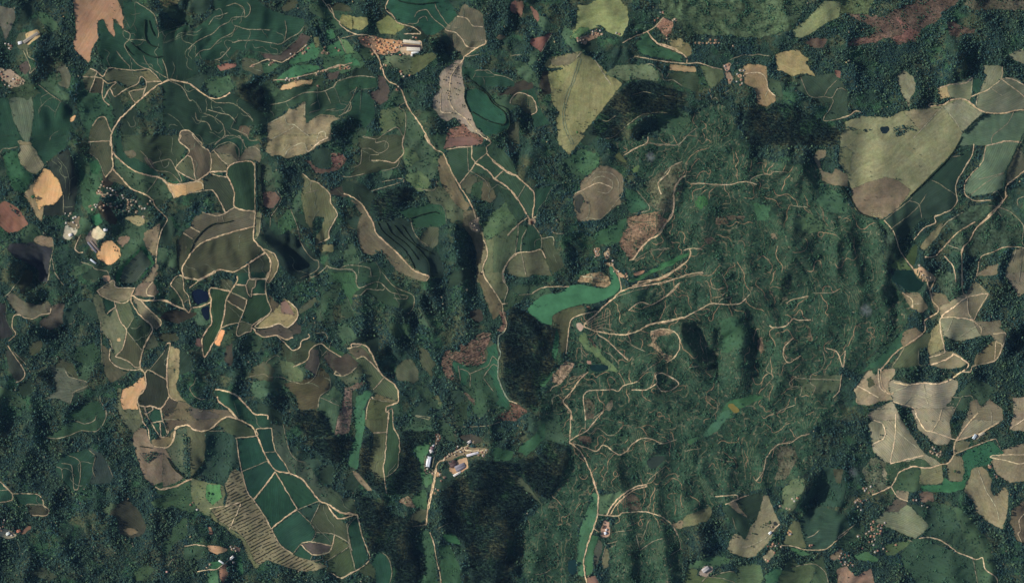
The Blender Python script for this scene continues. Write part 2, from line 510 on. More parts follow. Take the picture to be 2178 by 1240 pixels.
F ct:58,68,54 250 20 440 0 640 0 620 80 640 150 600 220 560 260 400 300 300 330 180 340 270 240 270 120
RC 290 10 400 30
RC 280 110 350 110 430 150 500 110 510 70 470 45 400 60
RC 280 120 270 240 210 270
RC 350 160 420 160
RB 360 210 480 215 560 230 620 170 640 140 625 60 640 0
RC 600 220 570 270 450 300
RC 95 340 180 350 310 320
RC 450 390 600 365 640 380 570 410 460 440 360 470
F cg:40,58,50 100 380 310 420 360 480 420 480 360 560 350 640 280 560 130 470
F cut:118,85,76 20 150 110 150 160 200 90 280 30 270
F gd:85,104,74 620 120 720 100 770 200 700 260 640 230
F gd:85,104,74 640 340 760 300 830 340 860 420 780 470 730 450
RC 740 450 880 465 910 430 920 360
E 360 560 420 490 580 430 720 440 700 530 560 620 540 690 470 730 380 660
D 640 440 720 450 690 540 540 690 520 720 600 560
F ce:38,74,56 580 650 700 610 860 580 960 590 1000 680 1000 750 960 760 930 770 730 780 690 700
H 690 700 790 670 900 640 935 660
RD 900 570 960 590 990 650 1000 750
F cg:40,58,54 390 740 480 730 610 700 700 740 730 860 850 940 920 990 970 1120 980 1200 840 1190 740 1120 660 1010 520 920 420 840
H 420 740 450 810 560 900 640 960 700 1050 730 1120
H 490 740 530 830 640 900 700 960 760 1050
H 560 760 620 840 720 920 780 980 850 1060 860 1150
H 620 760 680 840 740 930 880 1000
RC 690 700 720 800 760 870 850 940
F tn:102,92,76 190 540 240 560 330 640 380 740 400 820 480 910 600 1010 680 1090 740 1150 850 1190 830 1230 740 1220 620 1160 570 1130 450 980 370 1010 290 990 250 870 250 750 280 660
RA 130 490 200 520 280 580 350 690 380 740 400 820 480 900 590 1000 680 1100 740 1150 850 1190 830 1230
W 390 970 450 970 600 1090 550 1140 440 1050
F cg:42,66,54 0 1100 100 1120 230 1100 350 1060 420 1090 490 1180 500 1240 0 1240
RC 0 1120 90 1130 200 1140 240 1190 230 1240
RC 90 1130 180 1095 340 1120 360 1180
RD 340 1195 420 1190
RD 260 1080 340 1050 400 1070 440 1140 500 1210
F cs:52,76,60 1000 130 1060 100 1210 95 1340 100 1380 60 1500 150 1560 220 1600 340 1600 540 1540 460 1420 370 1250 310 1110 410 1030 280
RA 820 0 850 60 910 120 970 150 1030 280 1100 410 1180 530 1220 610 1250 700
RB 1000 120 1100 100 1210 95
RB 1215 95 1215 180 1245 230 1210 290
RB 1245 230 1340 150 1340 100 1380 60 1340 10
RA 1340 150 1400 220 1490 290 1600 345
RA 1250 240 1340 290 1410 365 1480 410 1550 470 1600 540
RB 1410 365 1480 300
RB 1110 410 1190 310
RC 1200 300 1320 370 1360 440
RC 1180 100 1180 200 1190 300
F br:86,86,70 1120 410 1200 320 1260 350 1240 420 1200 490 1170 480
F ct:88,86,68 1300 380 1360 400 1420 520 1380 570 1290 540
F pa:115,106,82 930 180 980 160 1030 300 1090 420 1150 540 1200 600 1160 640 1100 600 1010 480 950 380 930 270
F pa:112,108,84 1150 640 1250 620 1260 700 1300 800 1340 900 1350 1000 1310 1120 1330 1240 1250 1240 1260 1000 1220 870 1140 760
F pa:104,114,84 1330 900 1420 850 1500 880 1530 1000 1470 1130 1480 1240 1350 1240 1320 1130 1360 1000
RB 1310 880 1340 940 1345 1020 1310 1110 1320 1190 1350 1240
RB 1480 1240 1475 1150 1530 1060 1600 1000
F yd:160,138,115 1190 740 1230 720 1290 680 1270 740 1290 800 1250 830 1210 800
D 350 290 430 290 430 380 360 400 320 350
D 1060 750 1130 760 1200 860 1240 960 1250 1240 1180 1240 1150 1050 1080 900
D 740 60 790 80 800 180 760 170
D 780 810 850 790 860 850 800 860
D 240 620 280 640 240 720
D 140 170 210 170 200 230 150 260
D 0 310 60 330 100 470 0 470
D 1500 30 1600 0 1600 300 1560 220
F gd:70,92,68 1290 760 1420 640 1500 560 1600 620 1600 850 1500 860 1420 840 1340 890
F gd:58,82,62 1220 420 1300 380 1290 540 1200 500
RC 1520 850 1600 770
F gd:72,92,70 870 130 930 130 930 250 890 240
F rd:110,84,76 1010 20 1200 0 1300 60 1210 90 1060 95 970 120
T 3 1
F cs:52,76,60 0 70 70 130 160 220 190 330 260 410 330 470 350 520 340 650 310 690 270 640 200 530 130 440 0 360
RA 0 215 70 270 130 325 190 340 270 410 340 480 345 560 330 690
RA 0 365 100 420 200 530 270 650 300 700 330 740
RB 10 365 80 300
RC 205 530 265 425
F cg 350 450 480 430 500 420 450 540 380 610 350 690
RD 500 430 460 500 440 550 380 620 360 690
F cg:48,72,58 40 410 130 440 200 540 270 660 210 740 130 620
F yd:150,130,108 290 710 350 700 360 740 310 760 290 750
RB 280 700 210 750 120 840
RC 210 750 205 850 185 990
RC 280 790 240 870 230 990
RC 340 760 390 830 410 900 400 960
RB 90 1240 80 1160 110 1090 170 1010 230 990 330 985 400 965 440 1040
RC 235 990 275 1190
RC 410 870 500 860 510 930
RC 500 770 490 810 530 830 600 830
F cg:38,64,52 290 770 340 770 400 860 400 950 240 985 250 880
F cg:48,72,56 210 760 280 770 240 870 230 980 190 980
F ct:58,68,54 410 880 500 870 510 930 560 1020 600 1100 500 1180 440 1040 410 970
F pa:92,96,75 100 1100 170 1010 230 995 400 970 440 1040 500 1190 340 1170 270 1200 130 1170
F pa:88,104,78 0 870 100 800 190 850 180 1000 110 1090 60 1170 0 1200
F br:115,100,82 670 540 680 500 740 460 740 390 830 320 900 255 980 265 1090 330 1095 480 1060 500 1080 580 1040 590 960 660 900 710 820 710 720 730 690 620
RB 690 490 760 460 890 400 1000 440
RC 750 460 790 540 810 570 800 690 720 725
RC 770 410 850 320 920 310 1000 320 1060 390 1060 480
RC 830 400 860 360 920 345 1000 380 1010 440 960 490 870 470
RC 1095 340 1095 480 1040 560 960 660 900 710 820 700
F pl:62,66,62 680 530 740 490 770 560 740 600 740 660 690 640
F pa:140,136,96 560 0 770 0 720 60 640 165 590 110
F gd:60,90,66 660 180 740 110 900 160 890 260 800 330 720 310
F py:115,122,80 1020 180 1060 140 1140 230 1080 220
F py:95,118,75 1170 280 1240 250 1220 310 1180 320
F gd:50,82,64 1120 440 1200 470 1300 580 1280 630 1160 660 1120 560
F gd:52,84,62 850 830 1000 760 1120 700 1100 800 1060 900 960 930 870 900
F sc 1000 60 1250 40 1600 40 1600 1000 1450 1080 1150 1160 1060 1050 1050 900 1120 700 1290 640 1210 480 1300 380 1180 320 1120 180
F cut:122,100,82 1130 690 1280 660 1400 640 1430 700 1500 690 1420 790 1330 890 1250 940 1200 1040 1150 1050 1110 990 1060 920 1070 850 1140 770
F cut:90,92,74 1290 400 1400 320 1500 260 1560 220 1600 240 1600 480 1510 640 1430 660 1310 590 1330 500
RA 1600 350 1550 420 1530 480 1520 660 1450 760 1400 840 1320 880 1250 950 1190 1040 1150 1055
RB 1600 220 1510 260 1470 330 1400 390 1395 430 1420 500
RC 1180 660 1300 640 1320 600 1260 520 1210 460
RC 1420 720 1440 650 1460 560
RC 1200 1055 1300 990 1400 960 1490 955
RB 1100 170 1200 110 1300 60 1310 10
RC 1300 65 1450 75 1540 80 1600 50
F or:185,150,115 930 1080 1000 1070 1020 1110 1060 1150 1110 1180 1160 1190 1100 1210 1040 1180 990 1110
F or:165,130,110 840 960 880 970 900 1010 870 1030
F or:178,135,105 1180 1170 1290 1130 1280 1160 1200 1190
F yd:160,140,112 930 1000 990 940 990 1010 960 1060
F cut:150,128,98 740 1190 830 1160 930 1150 990 1210 960 1240 740 1230
RA 1230 1240 1400 1210 1500 1160 1600 1090
F or:185,130,95 1330 1235 1400 1200 1500 1160 1510 1180 1400 1235
F gr:62,110,72 1130 1230 1260 1180 1360 1120 1450 1080 1600 1000 1600 1050 1480 1110 1340 1170 1230 1230
D 590 860 660 940 680 1020 640 1110 610 1080 630 980 560 890
D 460 1040 520 1080 550 1160 520 1190 480 1120
D 750 870 830 890 840 950 770 960
D 620 820 700 830 750 920 680 890
D 440 70 510 100 500 180 420 170
D 580 390 720 400 650 440 590 430
D 560 210 640 290 720 380 640 350 560 260
W 40 60 250 20 480 50 560 200 730 380 640 410 560 400 480 420 340 440 260 400 180 310 150 200
RC 740 1190 830 1200 950 1225
RC 830 1160 840 1240
T 4 1
F sc 0 0 680 0 740 60 800 180 1100 250 1340 240 1390 390 1600 440 1600 1240 0 1240
F gd:70,94,70 1100 740 1280 660 1430 780 1260 830
F gd:56,90,66 790 560 940 600 930 720 830 720
F gd:52,92,58 330 520 400 510 420 570 340 630 300 600
F gd:66,96,74 1400 450 1500 470 1600 560 1600 660 1420 640 1330 560
F cut:105,92,76 480 690 560 680 600 750 480 760
F cut:100,90,76 560 680 740 680 730 700 600 720
F cut:95,86,74 380 870 460 860 500 900 400 920
F cut:110,100,82 940 820 980 830 1010 890 960 880
F br:115,104,84 1310 180 1350 120 1420 130 1410 180 1360 200 1380 300 1470 330 1490 280 1600 330 1600 430 1480 420 1390 380 1370 300
RA 230 340 180 370 140 430 125 500 130 600 110 660 60 740 0 820
RB 270 410 340 405 500 415 600 415 720 390 830 415
RC 780 370 860 335 950 320
RC 980 305 1100 315
RC 230 340 320 340
RC 230 240 230 390
RC 1130 595 1250 605 1270 620
RD 1440 770 1540 890
RD 620 900 700 890 740 940
RC 0 970 80 955
RA 0 1220 80 1180 170 1120 250 1050 270 990 260 960
RB 210 970 300 955 370 965
RB 80 1235 170 1200 300 1165 370 1160
RC 0 75 150 80 230 20
RC 0 390 60 310 110 260 160 240
RC 530 1160 570 1240
F gr:55,98,66 0 1090 100 1050 180 1010 260 985 260 1020 180 1050 80 1100 0 1140
D 720 0 800 60 880 110 800 180 740 60
D 1050 60 1130 230 1110 250 1040 130
D 200 400 260 420 230 590 170 590
D 240 770 300 780 270 910 240 910
D 950 350 990 380 970 500 950 440
D 600 70 640 80 580 220 560 200
D 1530 420 1600 450 1600 530
D 1500 900 1600 900 1560 1000 1600 1240 1520 1200
T 5 1
F pb:125,112,92 130 440 400 350 520 380 630 460 500 640 370 705 280 690 170 640 130 540
F py:150,150,108 30 90 130 130 100 330 20 220
F sc 0 430 90 560 180 660 350 720 390 1130 460 1240 0 1240
F cg:40,62,54 940 200 1050 170 1160 100 1100 260 1020 400 1000 500 860 390 760 370
F cg:44,64,56 660 480 800 370 1000 500 1010 580 900 650 800 690 700 720 560 870 460 820 400 720
F cs:88,106,84 1260 90 1380 60 1530 55 1500 150 1420 300 1400 430 1330 480 1140 510 1080 470 1120 360 1200 270
F gm:62,80,66 1060 620 1330 560 1430 540 1550 700 1580 900 1400 950 1200 1040 1060 1000 900 950 1000 840 920 720
F gm:56,74,62 390 740 460 820 560 1000 480 1090 400 1140
F ct:80,84,70 1530 100 1600 200 1600 300 1440 420 1440 300 1510 160
RB 1160 70 1150 150 1080 280 1020 380 1005 460 1020 560 960 630 870 670 830 690 830 740 740 780 650 880
RC 970 180 1050 170
RC 800 380 870 410 1000 500
RC 610 550 690 580 720 700
RC 450 790 590 690 690 600 760 490
RB 390 720 460 800 520 950 570 1030 650 1140
RB 1260 90 1230 220 1110 360 1080 420 1090 500 1160 550 1300 550
RC 1120 510 1300 370 1400 325
RC 1190 375 1400 320
RC 1300 500 1350 470 1400 530
RA 1600 290 1500 370 1430 430 1430 520
RA 1440 510 1350 610 1230 730 1170 800 1120 890 1050 980 1060 1240
RA 1420 540 1350 625 1230 740
RA 1170 730 1100 770 1000 840 900 950 830 1020 740 1030
RC 950 930 1050 970
RC 1270 590 1380 610 1460 640 1530 700 1580 770 1570 900 1600 940
RC 1350 630 1400 690
RC 1530 600 1530 540 1600 510
RB 1600 955 1500 940 1400 950 1310 990 1220 1030 1180 1200
RC 1520 950 1480 1080
RC 1570 960 1540 1240
RB 910 1020 980 1110 1000 1240
RC 1080 640 950 720 880 790
RB 1270 85 1380 60 1430 45 1560 55
RD 1550 110 1600 200
RD 1500 270 1600 270
P 62,78,52 630 950 680 910 680 1000 650 1110 600 1060 580 1030
F or:190,158,120 640 1130 700 1110 800 1170 840 1200 800 1240 700 1220
F gd:80,100,68 460 1090 560 1020 640 1140 480 1130
F br:112,100,82 1190 1190 1290 1110 1350 1090 1340 1170 1250 1180
F ct:115,110,86 1510 960 1600 970 1600 1240 1540 1240 1420 1200 1440 1140
F br:115,106,82 700 950 760 870 820 800 900 740 850 860 770 940 730 970
RC 390 720 600 560 640 520
H 1060 10 960 180 830 310 620 510
H 40 430 130 560 180 650 280 690 350 700
D 350 720 390 800 380 1130 350 900
D 50 430 120 460 140 590 100 560
W 1170 90 1250 90 1180 190 1100 320 1060 480 1060 600 1000 620 1040 540 1030 400 1100 260
T 0 2
F pl:92,90,76 70 200 110 160 200 230 320 270 420 240 450 300 440 350 320 390 230 370 160 350 100 270
F br:86,78,70 380 240 450 300 470 270 560 260 540 430 430 490 350 430 370 400 440 360
RB 450 300 440 345 370 355 300 390 230 380 180 355 130 370 120 460 150 520 90 580
RC 40 210 100 170 200 40
RD 40 210 70 280 70 400 140 520
RB 80 620 180 760 230 850 200 910 150 930
RC 130 670 220 760 280 850
RC 420 0 420 60 380 105
RC 480 0 530 80 560 110
RC 590 440 640 420 660 360
F cd:52,60,56 60 650 100 660 220 830 210 890 150 920 100 820
F cd:50,54,56 0 250 60 260 70 400 130 520 60 560 0 560
F cs:82,86,74 440 790 560 810 600 880 740 920 755 960 720 1000 640 1020 620 1110 500 1060 380 1080 500 1000
RC 560 820 600 885 740 920 755 960 640 1010 630 1050 615 1110
RD 520 830 600 950 720 960
RD 500 880 600 1000 630 990
D 250 60 380 100 400 230 290 260 200 180
D 260 420 330 450 420 470 560 470 540 560 300 540 240 500
D 300 850 480 830 490 980 360 900
D 600 1130 790 1080 660 1180
F cg:44,72,56 570 1230 700 1130 830 1080 860 1110 910 1200 900 1240 570 1240
RC 860 1040 870 1100 910 1160 910 1230
F gd:50,74,58 650 640 800 600 860 660 860 760 740 790 660 740
F tn:125,112,90 860 150 980 65 1000 125 1160 130 1120 220 1050 260 880 205
RB 850 150 980 65 1000 125 1160 130
RB 855 165 890 205 1050 260 1120 225 1130 190
F pa:105,110,86 830 170 870 200 910 350 950 380 1000 240 1080 470 1060 620 1040 680 990 700 960 640 920 530 880 520 870 430 810 230
F cg 890 210 985 240 995 290 920 340
F ct:76,86,66 1000 250 1100 240 1160 380 1090 480 1040 430
F cg:44,62,50 1100 480 1160 380 1190 460 1220 400 1290 430 1310 490 1230 660
F ct:76,80,62 1090 490 1220 660 1200 790 1160 800 1100 750 1000 710 1060 640
F tn:115,105,86 1140 200 1210 230 1300 320 1390 420 1340 480 1280 420 1210 340
F ct:82,90,70 960 660 990 710 1100 750 1150 800 1130 830 1010 800 950 740
F pb:86,86,70 870 600 940 660 950 760 1050 830 1130 830 1050 880 960 940 900 860
F tn:115,98,84 1170 130 1300 0 1350 0 1310 80 1360 150 1330 210 1150 190
RB 1310 80 1260 150 1270 190 1330 205
RA 1160 130 1130 190 1130 240 1200 350 1290 430 1310 490 1250 600 1220 680 1200 800 1245 850
RA 1150 200 1220 235 1400 235 1500 280 1585 310
RB 985 240 1000 310 1040 420 1090 480 1080 560 1050 650 990 710
RB 990 710 1100 750 1160 800 1200 800
RB 950 640 940 720 970 770 1040 810 1130 825 1210 815
RC 1090 485 1220 660
RC 1090 485 1160 380
RB 920 350 990 290
RC 870 400 870 560 880 760
RC 910 525 950 580 965 660
RC 1310 430 1350 470
RB 1210 235 1300 320 1390 420 1340 480
W 1110 240 1180 330 1210 420 1190 470 1150 350
F or:190,160,115 1005 560 1045 555 1045 585 1010 590
F or:222,172,122 1240 870 1250 970 1190 1040 1180 1120 1190 1150 1150 1210 1060 1170 1040 1100 1050 990 1130 960
F cs:54,60,52 1270 840 1425 910 1440 1040 1380 1150 1220 1135 1190 1080 1250 980 1250 860
F cd:50,60,52 1280 820 1400 690 1455 600 1440 720 1430 910
RA 1245 850 1250 970 1190 1050 1185 1110 1240 1135 1300 1130 1380 1150 1450 1050
RB 1245 850 1280 825 1430 910
RC 1280 825 1400 680 1430 600
RA 1460 600 1440 720 1430 900 1450 1040 1520 1090
RB 1240 1140 1260 1190 1310 1160 1300 1130
RB 1380 1150 1390 1240
RB 1190 1110 1220 1240
RB 1240 1135 1270 1240
F tn:145,128,96 1460 620 1540 650 1530 880 1500 970 1560 1070 1600 1090 1520 1090 1450 1040 1430 900 1440 720
F cd:70,68,60 1450 1050 1520 1095 1480 1190 1400 1190 1385 1150
F pa:112,102,80 1500 1150 1530 1100 1600 1100 1600 1240 1400 1240 1400 1190 1480 1190
F pa:110,115,86 1010 970 1050 980 1030 1100 1060 1170 1150 1220 1200 1180 1220 1240 1030 1240
F ct:60,75,58 1480 70 1560 30 1590 200 1580 300 1530 200 1470 130
T 1 2
RA 0 240 40 240 100 280 185 315 220 340 240 300 310 290 390 255
RB 60 100 140 200 180 310
RB 60 100 100 40 160 30 175 150 210 200 235 300
RB 160 30 190 50 260 50 290 75 220 130
RB 290 75 440 0
RA 570 160 480 140 410 130 385 160 405 230 400 330 415 420 360 500 330 560 330 640 350 720 420 600 490 470
RA 630 30 630 70 570 160 530 240 520 360 490 470
RB 490 470 560 440 640 430 620 510 640 540 690 510 740 495 760 440 910 335 890 250 870 170 870 60 890 0
RB 640 430 680 330 710 230
RB 610 100 700 105 740 55 870 55
RB 740 55 735 0
RB 700 105 720 180 745 210 755 140 780 120 790 60
RB 745 185 870 180
RB 570 160 710 230
RB 535 235 680 325
RC 640 430 670 415 750 440
RC 180 250 210 225
P 22,34,50 235 160 300 135 380 160 385 240 310 280 260 250
P 24,36,48 320 300 390 275 390 405 352 398 332 350
F cs:46,68,50 410 140 480 145 560 165 530 235 515 400 490 470 420 600 350 710 335 600 345 540 415 430 400 330 405 230
F cd 580 165 710 230 680 320 545 240
F ct:60,72,54 540 245 680 330 640 425 500 465 520 380
F cg:48,64,52 615 105 700 110 720 180 715 230 580 160
F cs:42,66,50 715 235 745 215 760 190 865 185 890 260 905 330 760 430 670 410 690 320
F cg 790 65 865 60 865 175 755 180 755 140 780 120
F ct 705 105 740 60 785 65 775 115 750 140 745 205
F ct 640 440 670 420 745 445 735 490 640 530 625 500
F cg 640 0 730 0 735 55 700 100 620 95
F cg 745 0 880 0 865 50 740 50
F ct 105 50 155 35 170 150 205 210 180 250 150 180 80 110
F or:225,155,105 490 480 530 490 490 600 480 630 430 600
F gd:58,74,58 540 480 640 450 640 530 600 580 540 620 500 640
F tn:148,130,94 810 440 920 335 985 270 1020 220 1060 240 1140 340 1130 390 1070 460 1020 460 980 430 870 470 800 470
F rd:132,105,90 985 270 1030 220 1080 290 1120 370 1000 340
F br:110,96,76 890 190 980 270 920 335 910 300
RB 800 470 780 450 900 350
RB 800 470 900 460 980 430 1040 465 1090 440 1140 380 1130 310 1060 240
RA 770 480 790 510 850 545 960 530 1040 565 1100 550
RB 960 530 1050 620 1100 660 1160 630 1170 580 1240 545 1230 520
F br:86,78,70 790 490 870 480 980 440 1080 490 1110 530 1060 560 960 530 870 540 800 520
RD 1210 470 1240 430 1270 430
RD 1200 340 1200 400 1170 440
RD 1340 310 1330 370 1380 410
F ct:55,65,52 1000 590 1100 660 1220 580 1330 600 1260 640 1220 740 1110 800 1000 700
F pa:95,110,80 980 740 1080 760 1190 850 1180 920 1100 920 1020 860
F pl:72,70,66 1250 640 1320 660 1330 780 1290 880 1200 800 1230 720
F pa:86,90,70 760 800 860 750 940 820 930 920 850 910 720 880
F ct:74,72,56 1010 940 1280 890 1340 800 1400 870 1410 990 1330 1040 1310 1150 1150 1160 1130 1060 1040 960
RC 720 885 850 860 900 885 1000 885 1080 920 1200 940 1280 890 1330 760
RB 1100 800 1220 740 1250 650 1330 600 1400 650 1510 715
RC 1330 600 1390 560 1370 510 1290 510
RC 1400 650 1425 580
RC 1400 650 1340 710
RC 870 775 890 740 960 700 990 720
RC 1410 880 1415 980 1330 1045 1310 1155
RC 1340 1060 1500 1130
RB 1450 860 1530 875 1600 840
F cg:44,70,52 1340 580 1540 690 1510 710 1400 650
F pl:70,68,62 1400 660 1500 720 1600 690 1600 840 1530 870 1450 850 1350 720
F cg:62,86,66 1330 1060 1410 1000 1440 960 1510 1030 1480 1240 1420 1240 1310 1160
F cut:116,100,90 1540 960 1600 980 1600 1200 1560 1240 1490 1240 1520 1120
D 700 890 860 930 1000 980 1090 1030 1130 1130 1080 1100 1000 1000 850 960
D 740 560 800 570 780 640
D 640 840 740 820 730 880 680 900
D 1270 1170 1370 1170 1380 1240 1320 1240
D 930 120 1000 180 1000 260 960 230 920 160
F cg:40,72,58 450 1010 590 1030 690 1130 770 1200 880 1210 890 1240 640 1240 560 1150 490 1100
RA 440 990 480 990 600 1025 690 1110 770 1195 880 1205 890 1240
RA 455 1050 470 1090 560 1150 630 1230
RB 500 1240 560 1215 630 1235
F pa:115,106,82 100 1180 130 1080 200 1110 240 1130 200 1170 260 1240 80 1240
F pl:80,76,70 230 1130 330 1160 460 1190 480 1230 400 1240 270 1240 210 1170
RC 280 880 260 940 225 980 260 1040 310 1070 360 1070
RC 290 1160 320 1175 350 1140
F pl:96,78,72 280 550 320 560 350 640 270 620
T 2 2
F cg:50,82,58 0 0 230 0 240 110 270 130 200 190 190 330 290 350 210 320 150 200 100 100
F cg:42,64,52 240 0 460 0 560 110 720 180 730 280 680 350 620 300 500 270 400 220 330 170 270 190 210 190 270 130 400 80
RC 230 0 240 100 270 130 380 85 440 85 530 165 680 200
RC 210 190 270 190 330 140 400 150 440 145 460 150
RC 680 200 650 225 550 215
RC 470 20 560 120 700 180 730 220 720 290 690 340
RD 150 190 210 320 290 355
F yd 665 335 690 335 690 360 675 355
RD 760 290 870 480
RD 920 500 1030 380
F gd:52,76,58 560 440 680 420 700 500 650 560 600 470
F cs:82,92,68 170 640 250 620 310 620 390 740 430 830 480 890 570 960 600 1010 590 1080 400 1030 370 1000 300 830 230 740
RA 200 605 310 615 370 690 430 830 480 890 550 940 590 1000 590 1090 540 1120 490 1135 490 1180 510 1180 510 1240
RB 160 640 270 620
RB 240 730 300 710 380 780 440 850
RB 380 990 470 890
RB 370 1050 330 1130 320 1240
RC 380 1070 480 1090 590 1100
F br:86,78,66 170 650 250 630 310 650 380 760 430 830 400 790 300 700 240 730
F cd:60,58,54 20 740 170 680 260 770 200 850 120 880 60 840
RC 60 830 120 875 180 850 250 790
F gd:70,80,64 60 850 120 885 200 860 280 790 290 850 250 920 150 960
F cut:100,88,78 140 960 200 960 260 920 320 930 280 970 200 1000
F ct:78,86,60 350 1060 400 1040 580 1100 490 1130 490 1240 330 1240 330 1140
F br:120,108,80 400 1030 580 1090 590 1100 380 1065
F cg:38,58,52 310 550 420 540 430 620 400 720 330 630
F gr:58,96,72 230 1060 330 990 370 1020 330 1100 260 1240 220 1240
D 410 630 500 650 620 760 600 800 530 790 560 900 500 890 430 760
D 760 170 800 190 900 380 910 500 880 450 800 330 750 270
D 680 850 760 900 860 1020 870 1060 780 1040 740 980
D 520 510 650 540 640 640 560 600
D 940 980 1010 1000 1080 1100 1040 1110
F cut:112,92,80 1220 560 1300 510 1380 500 1380 560 1320 660 1330 760 1260 790 1160 790 1060 740 1040 800 1080 910 1020 910 960 820 960 720 1000 660 1120 670 1120 600 1160 620
F cut:115,90,78 1440 330 1500 330 1510 460 1490 500 1420 490 1490 430
RB 1300 0 1400 150 1470 265 1480 340 1510 430 1490 500
RP 1490 500 1440 540 1440 620 1460 680 1440 750 1440 880 1480 1000 1530 1080
RB 1530 1080 1600 1110
RB 1470 265 1520 260
F pa:98,92,72 1250 0 1310 0 1460 250 1470 330 1400 400 1360 300 1300 120
F pa:108,114,84 1320 0 1480 0 1520 130 1490 240 1440 200 1350 60
RC 1480 0 1500 90 1520 140 1490 240
F ce:42,86,64 1340 640 1420 600 1440 740 1440 900 1480 1020 1540 1130 1500 1150 1400 1110 1300 980 1210 960 1130 950 1090 870 1050 790 1060 750 1160 800 1260 790 1340 760 1360 690
RC 1200 855 1350 790 1390 710 1430 740
RC 1310 890 1390 780 1430 790
RC 1310 890 1400 1010
RC 1140 820 1200 860 1200 970
RC 1100 780 1120 920
F cut:105,78,68 1540 1110 1600 1120 1600 1170 1560 1140
F cut:98,76,66 1430 1230 1480 1180 1600 1170 1600 1240
F gd:88,96,70 890 1050 920 1040 970 1100 950 1150
F cut:112,98,84 1120 1000 1160 1010 1240 1070 1240 1130 1180 1060
RC 740 1210 860 1225
T 3 2
P 68,113,80 350 240 420 190 560 170 650 110 740 100 830 120 960 130 1000 90 980 -50 1000 -60 1050 40 1075 90 1070 140 1020 190 920 240 850 265 760 265 620 300 530 340 490 380 500 450 400 430 340 370 280 330 300 290
F pb:80,84,64 490 380 530 340 620 300 760 270 780 320 680 380 640 440 620 640 580 700 550 560 540 460
F gr:55,98,70 540 470 560 560 550 640 520 760 490 700 510 560
F gr:60,100,70 340 960 430 900 520 800 500 860 440 960
F cut:146,124,102 500 860 620 740 690 770 640 860 570 950 490 930
E 130 280 260 320 380 400 530 480 520 580 490 680 520 780 440 890 380 960 390 1100 330 1170 220 1100 130 1060 70 920 60 720 60 540 120 420
D 140 290 280 350 390 450 420 560 420 680 380 680 390 540 320 410 220 360
D 250 1000 330 1080 300 1120
F sc 680 400 780 340 960 270 1080 170 1600 60 1600 1240 400 1240 400 1050 480 960 640 880 700 780 620 700 650 480
F gd:54,82,66 1050 180 1250 120 1350 180 1200 250 1080 260
RB 340 165 420 125 540 120 640 120
RC 200 190 330 180
RA 1080 160 1150 130 1280 110 1400 90 1600 35
RA 1180 110 1280 90 1400 50 1500 0
RB 1030 200 1080 150 1075 90 1060 30
RA 770 430 870 350 960 260 1030 210
RA 1600 380 1500 400 1320 440 1230 490 1120 525 1000 520 870 495 770 460
RB 900 325 780 345 680 380 650 420 630 540 615 690
RC 790 430 860 390 980 340
RC 800 440 880 400 990 360
RC 810 455 900 420 960 400
RC 830 470 920 440 1000 440
RC 850 480 940 470 1020 500
RB 880 520 970 580 1040 650 1140 745
RC 920 660 1000 700 1060 770
RC 1120 570 1200 630 1290 670
RB 1140 320 1240 250 1340 270 1460 200 1560 100
RC 1050 200 1200 150 1300 130
RC 740 600 750 680 790 720
RA 800 840 720 920 650 1020 590 1090 650 1170 665 1240
RC 640 910 720 880 800 845
RB 480 1000 500 970 570 940
RC 500 1120 500 1060 600 1015
RB 780 1240 760 1050 810 1000 900 995 1000 990 1060 1005 1100 960 1220 920
RC 850 1230 940 1160 1010 1130
RB 1170 990 1290 990 1380 930 1370 870 1430 850 1540 910 1570 950 1490 1000 1420 1000 1370 940
RB 1330 500 1440 475 1530 500 1575 570 1570 650 1530 720 1470 760
RC 1240 870 1340 790 1390 760
F cut:142,122,98 1320 510 1440 475 1540 500 1490 520 1400 540 1370 580 1440 680 1500 700 1530 700 1470 760 1420 690 1330 620 1270 620 1350 590
F gd:94,114,80 740 520 790 520 800 580 880 640 940 720 1010 780 1050 840 960 830 930 760 840 690 760 630 730 570
F yd:162,142,128 700 420 740 420 770 450 740 500 700 460
F yd:165,130,112 795 740 830 745 828 780 790 775
F cut:120,98,84 800 550 830 560 880 640 840 620
P 28,50,50 820 780 960 780 980 820 900 840 820 830
F cut:152,130,98 740 20 900 0 970 30 1000 95 940 130 840 120 830 90 700 90
F gr:55,92,66 1090 70 1180 80 1280 40 1380 0 1300 0 1160 60
F cut:86,82,70 800 1060 860 1110 850 1240 780 1240 770 1080
F br:122,108,92 950 1130 1010 1080 1010 1140 970 1170
F cut:100,78,68 130 1100 210 1110 290 1180 200 1240 0 1240 80 1190 150 1160
F or:180,125,98 780 280 820 290 820 330
T 4 2
F sc 0 0 1600 0 1600 640 1500 900 1560 1240 0 1240
F gd:54,84,64 500 400 700 380 740 500 690 640 540 680 530 520
F gd:72,84,66 1200 880 1540 870 1530 1000 1210 1040
F cut:115,98,82 840 560 880 540 900 640 870 700 840 640
F cut:115,105,84 1250 440 1290 480 1310 580 1260 580 1270 500
RB 0 430 200 385 310 330 440 265 510 265 620 270 690 260 740 220
RC 500 260 530 225 620 205
RC 300 340 370 355 440 320
RC 780 170 740 220
RB 1090 260 1130 230 1270 200
RC 1300 170 1470 170 1540 130
RB 940 450 970 465 1070 455 1140 390 1190 405 1290 400
RB 1140 550 1070 620 1050 680 1070 740 1110 760 1200 700
RC 940 140 970 190
RC 940 760 910 830 970 880 900 970
RB 1420 640 1510 670 1560 800 1580 660
RC 1390 660 1410 750 1370 830 1290 870 1290 940 1330 970 1290 1050
RC 1190 895 1540 910
RB 1550 860 1530 1000 1480 1060
RC 1180 870 1110 930 1130 965 1210 970 1200 1050
RC 950 1215 1050 1160 1160 1120
RB 0 240 50 210 110 170 180 90
RB 0 105 120 60 210 35
RC 230 40 370 10
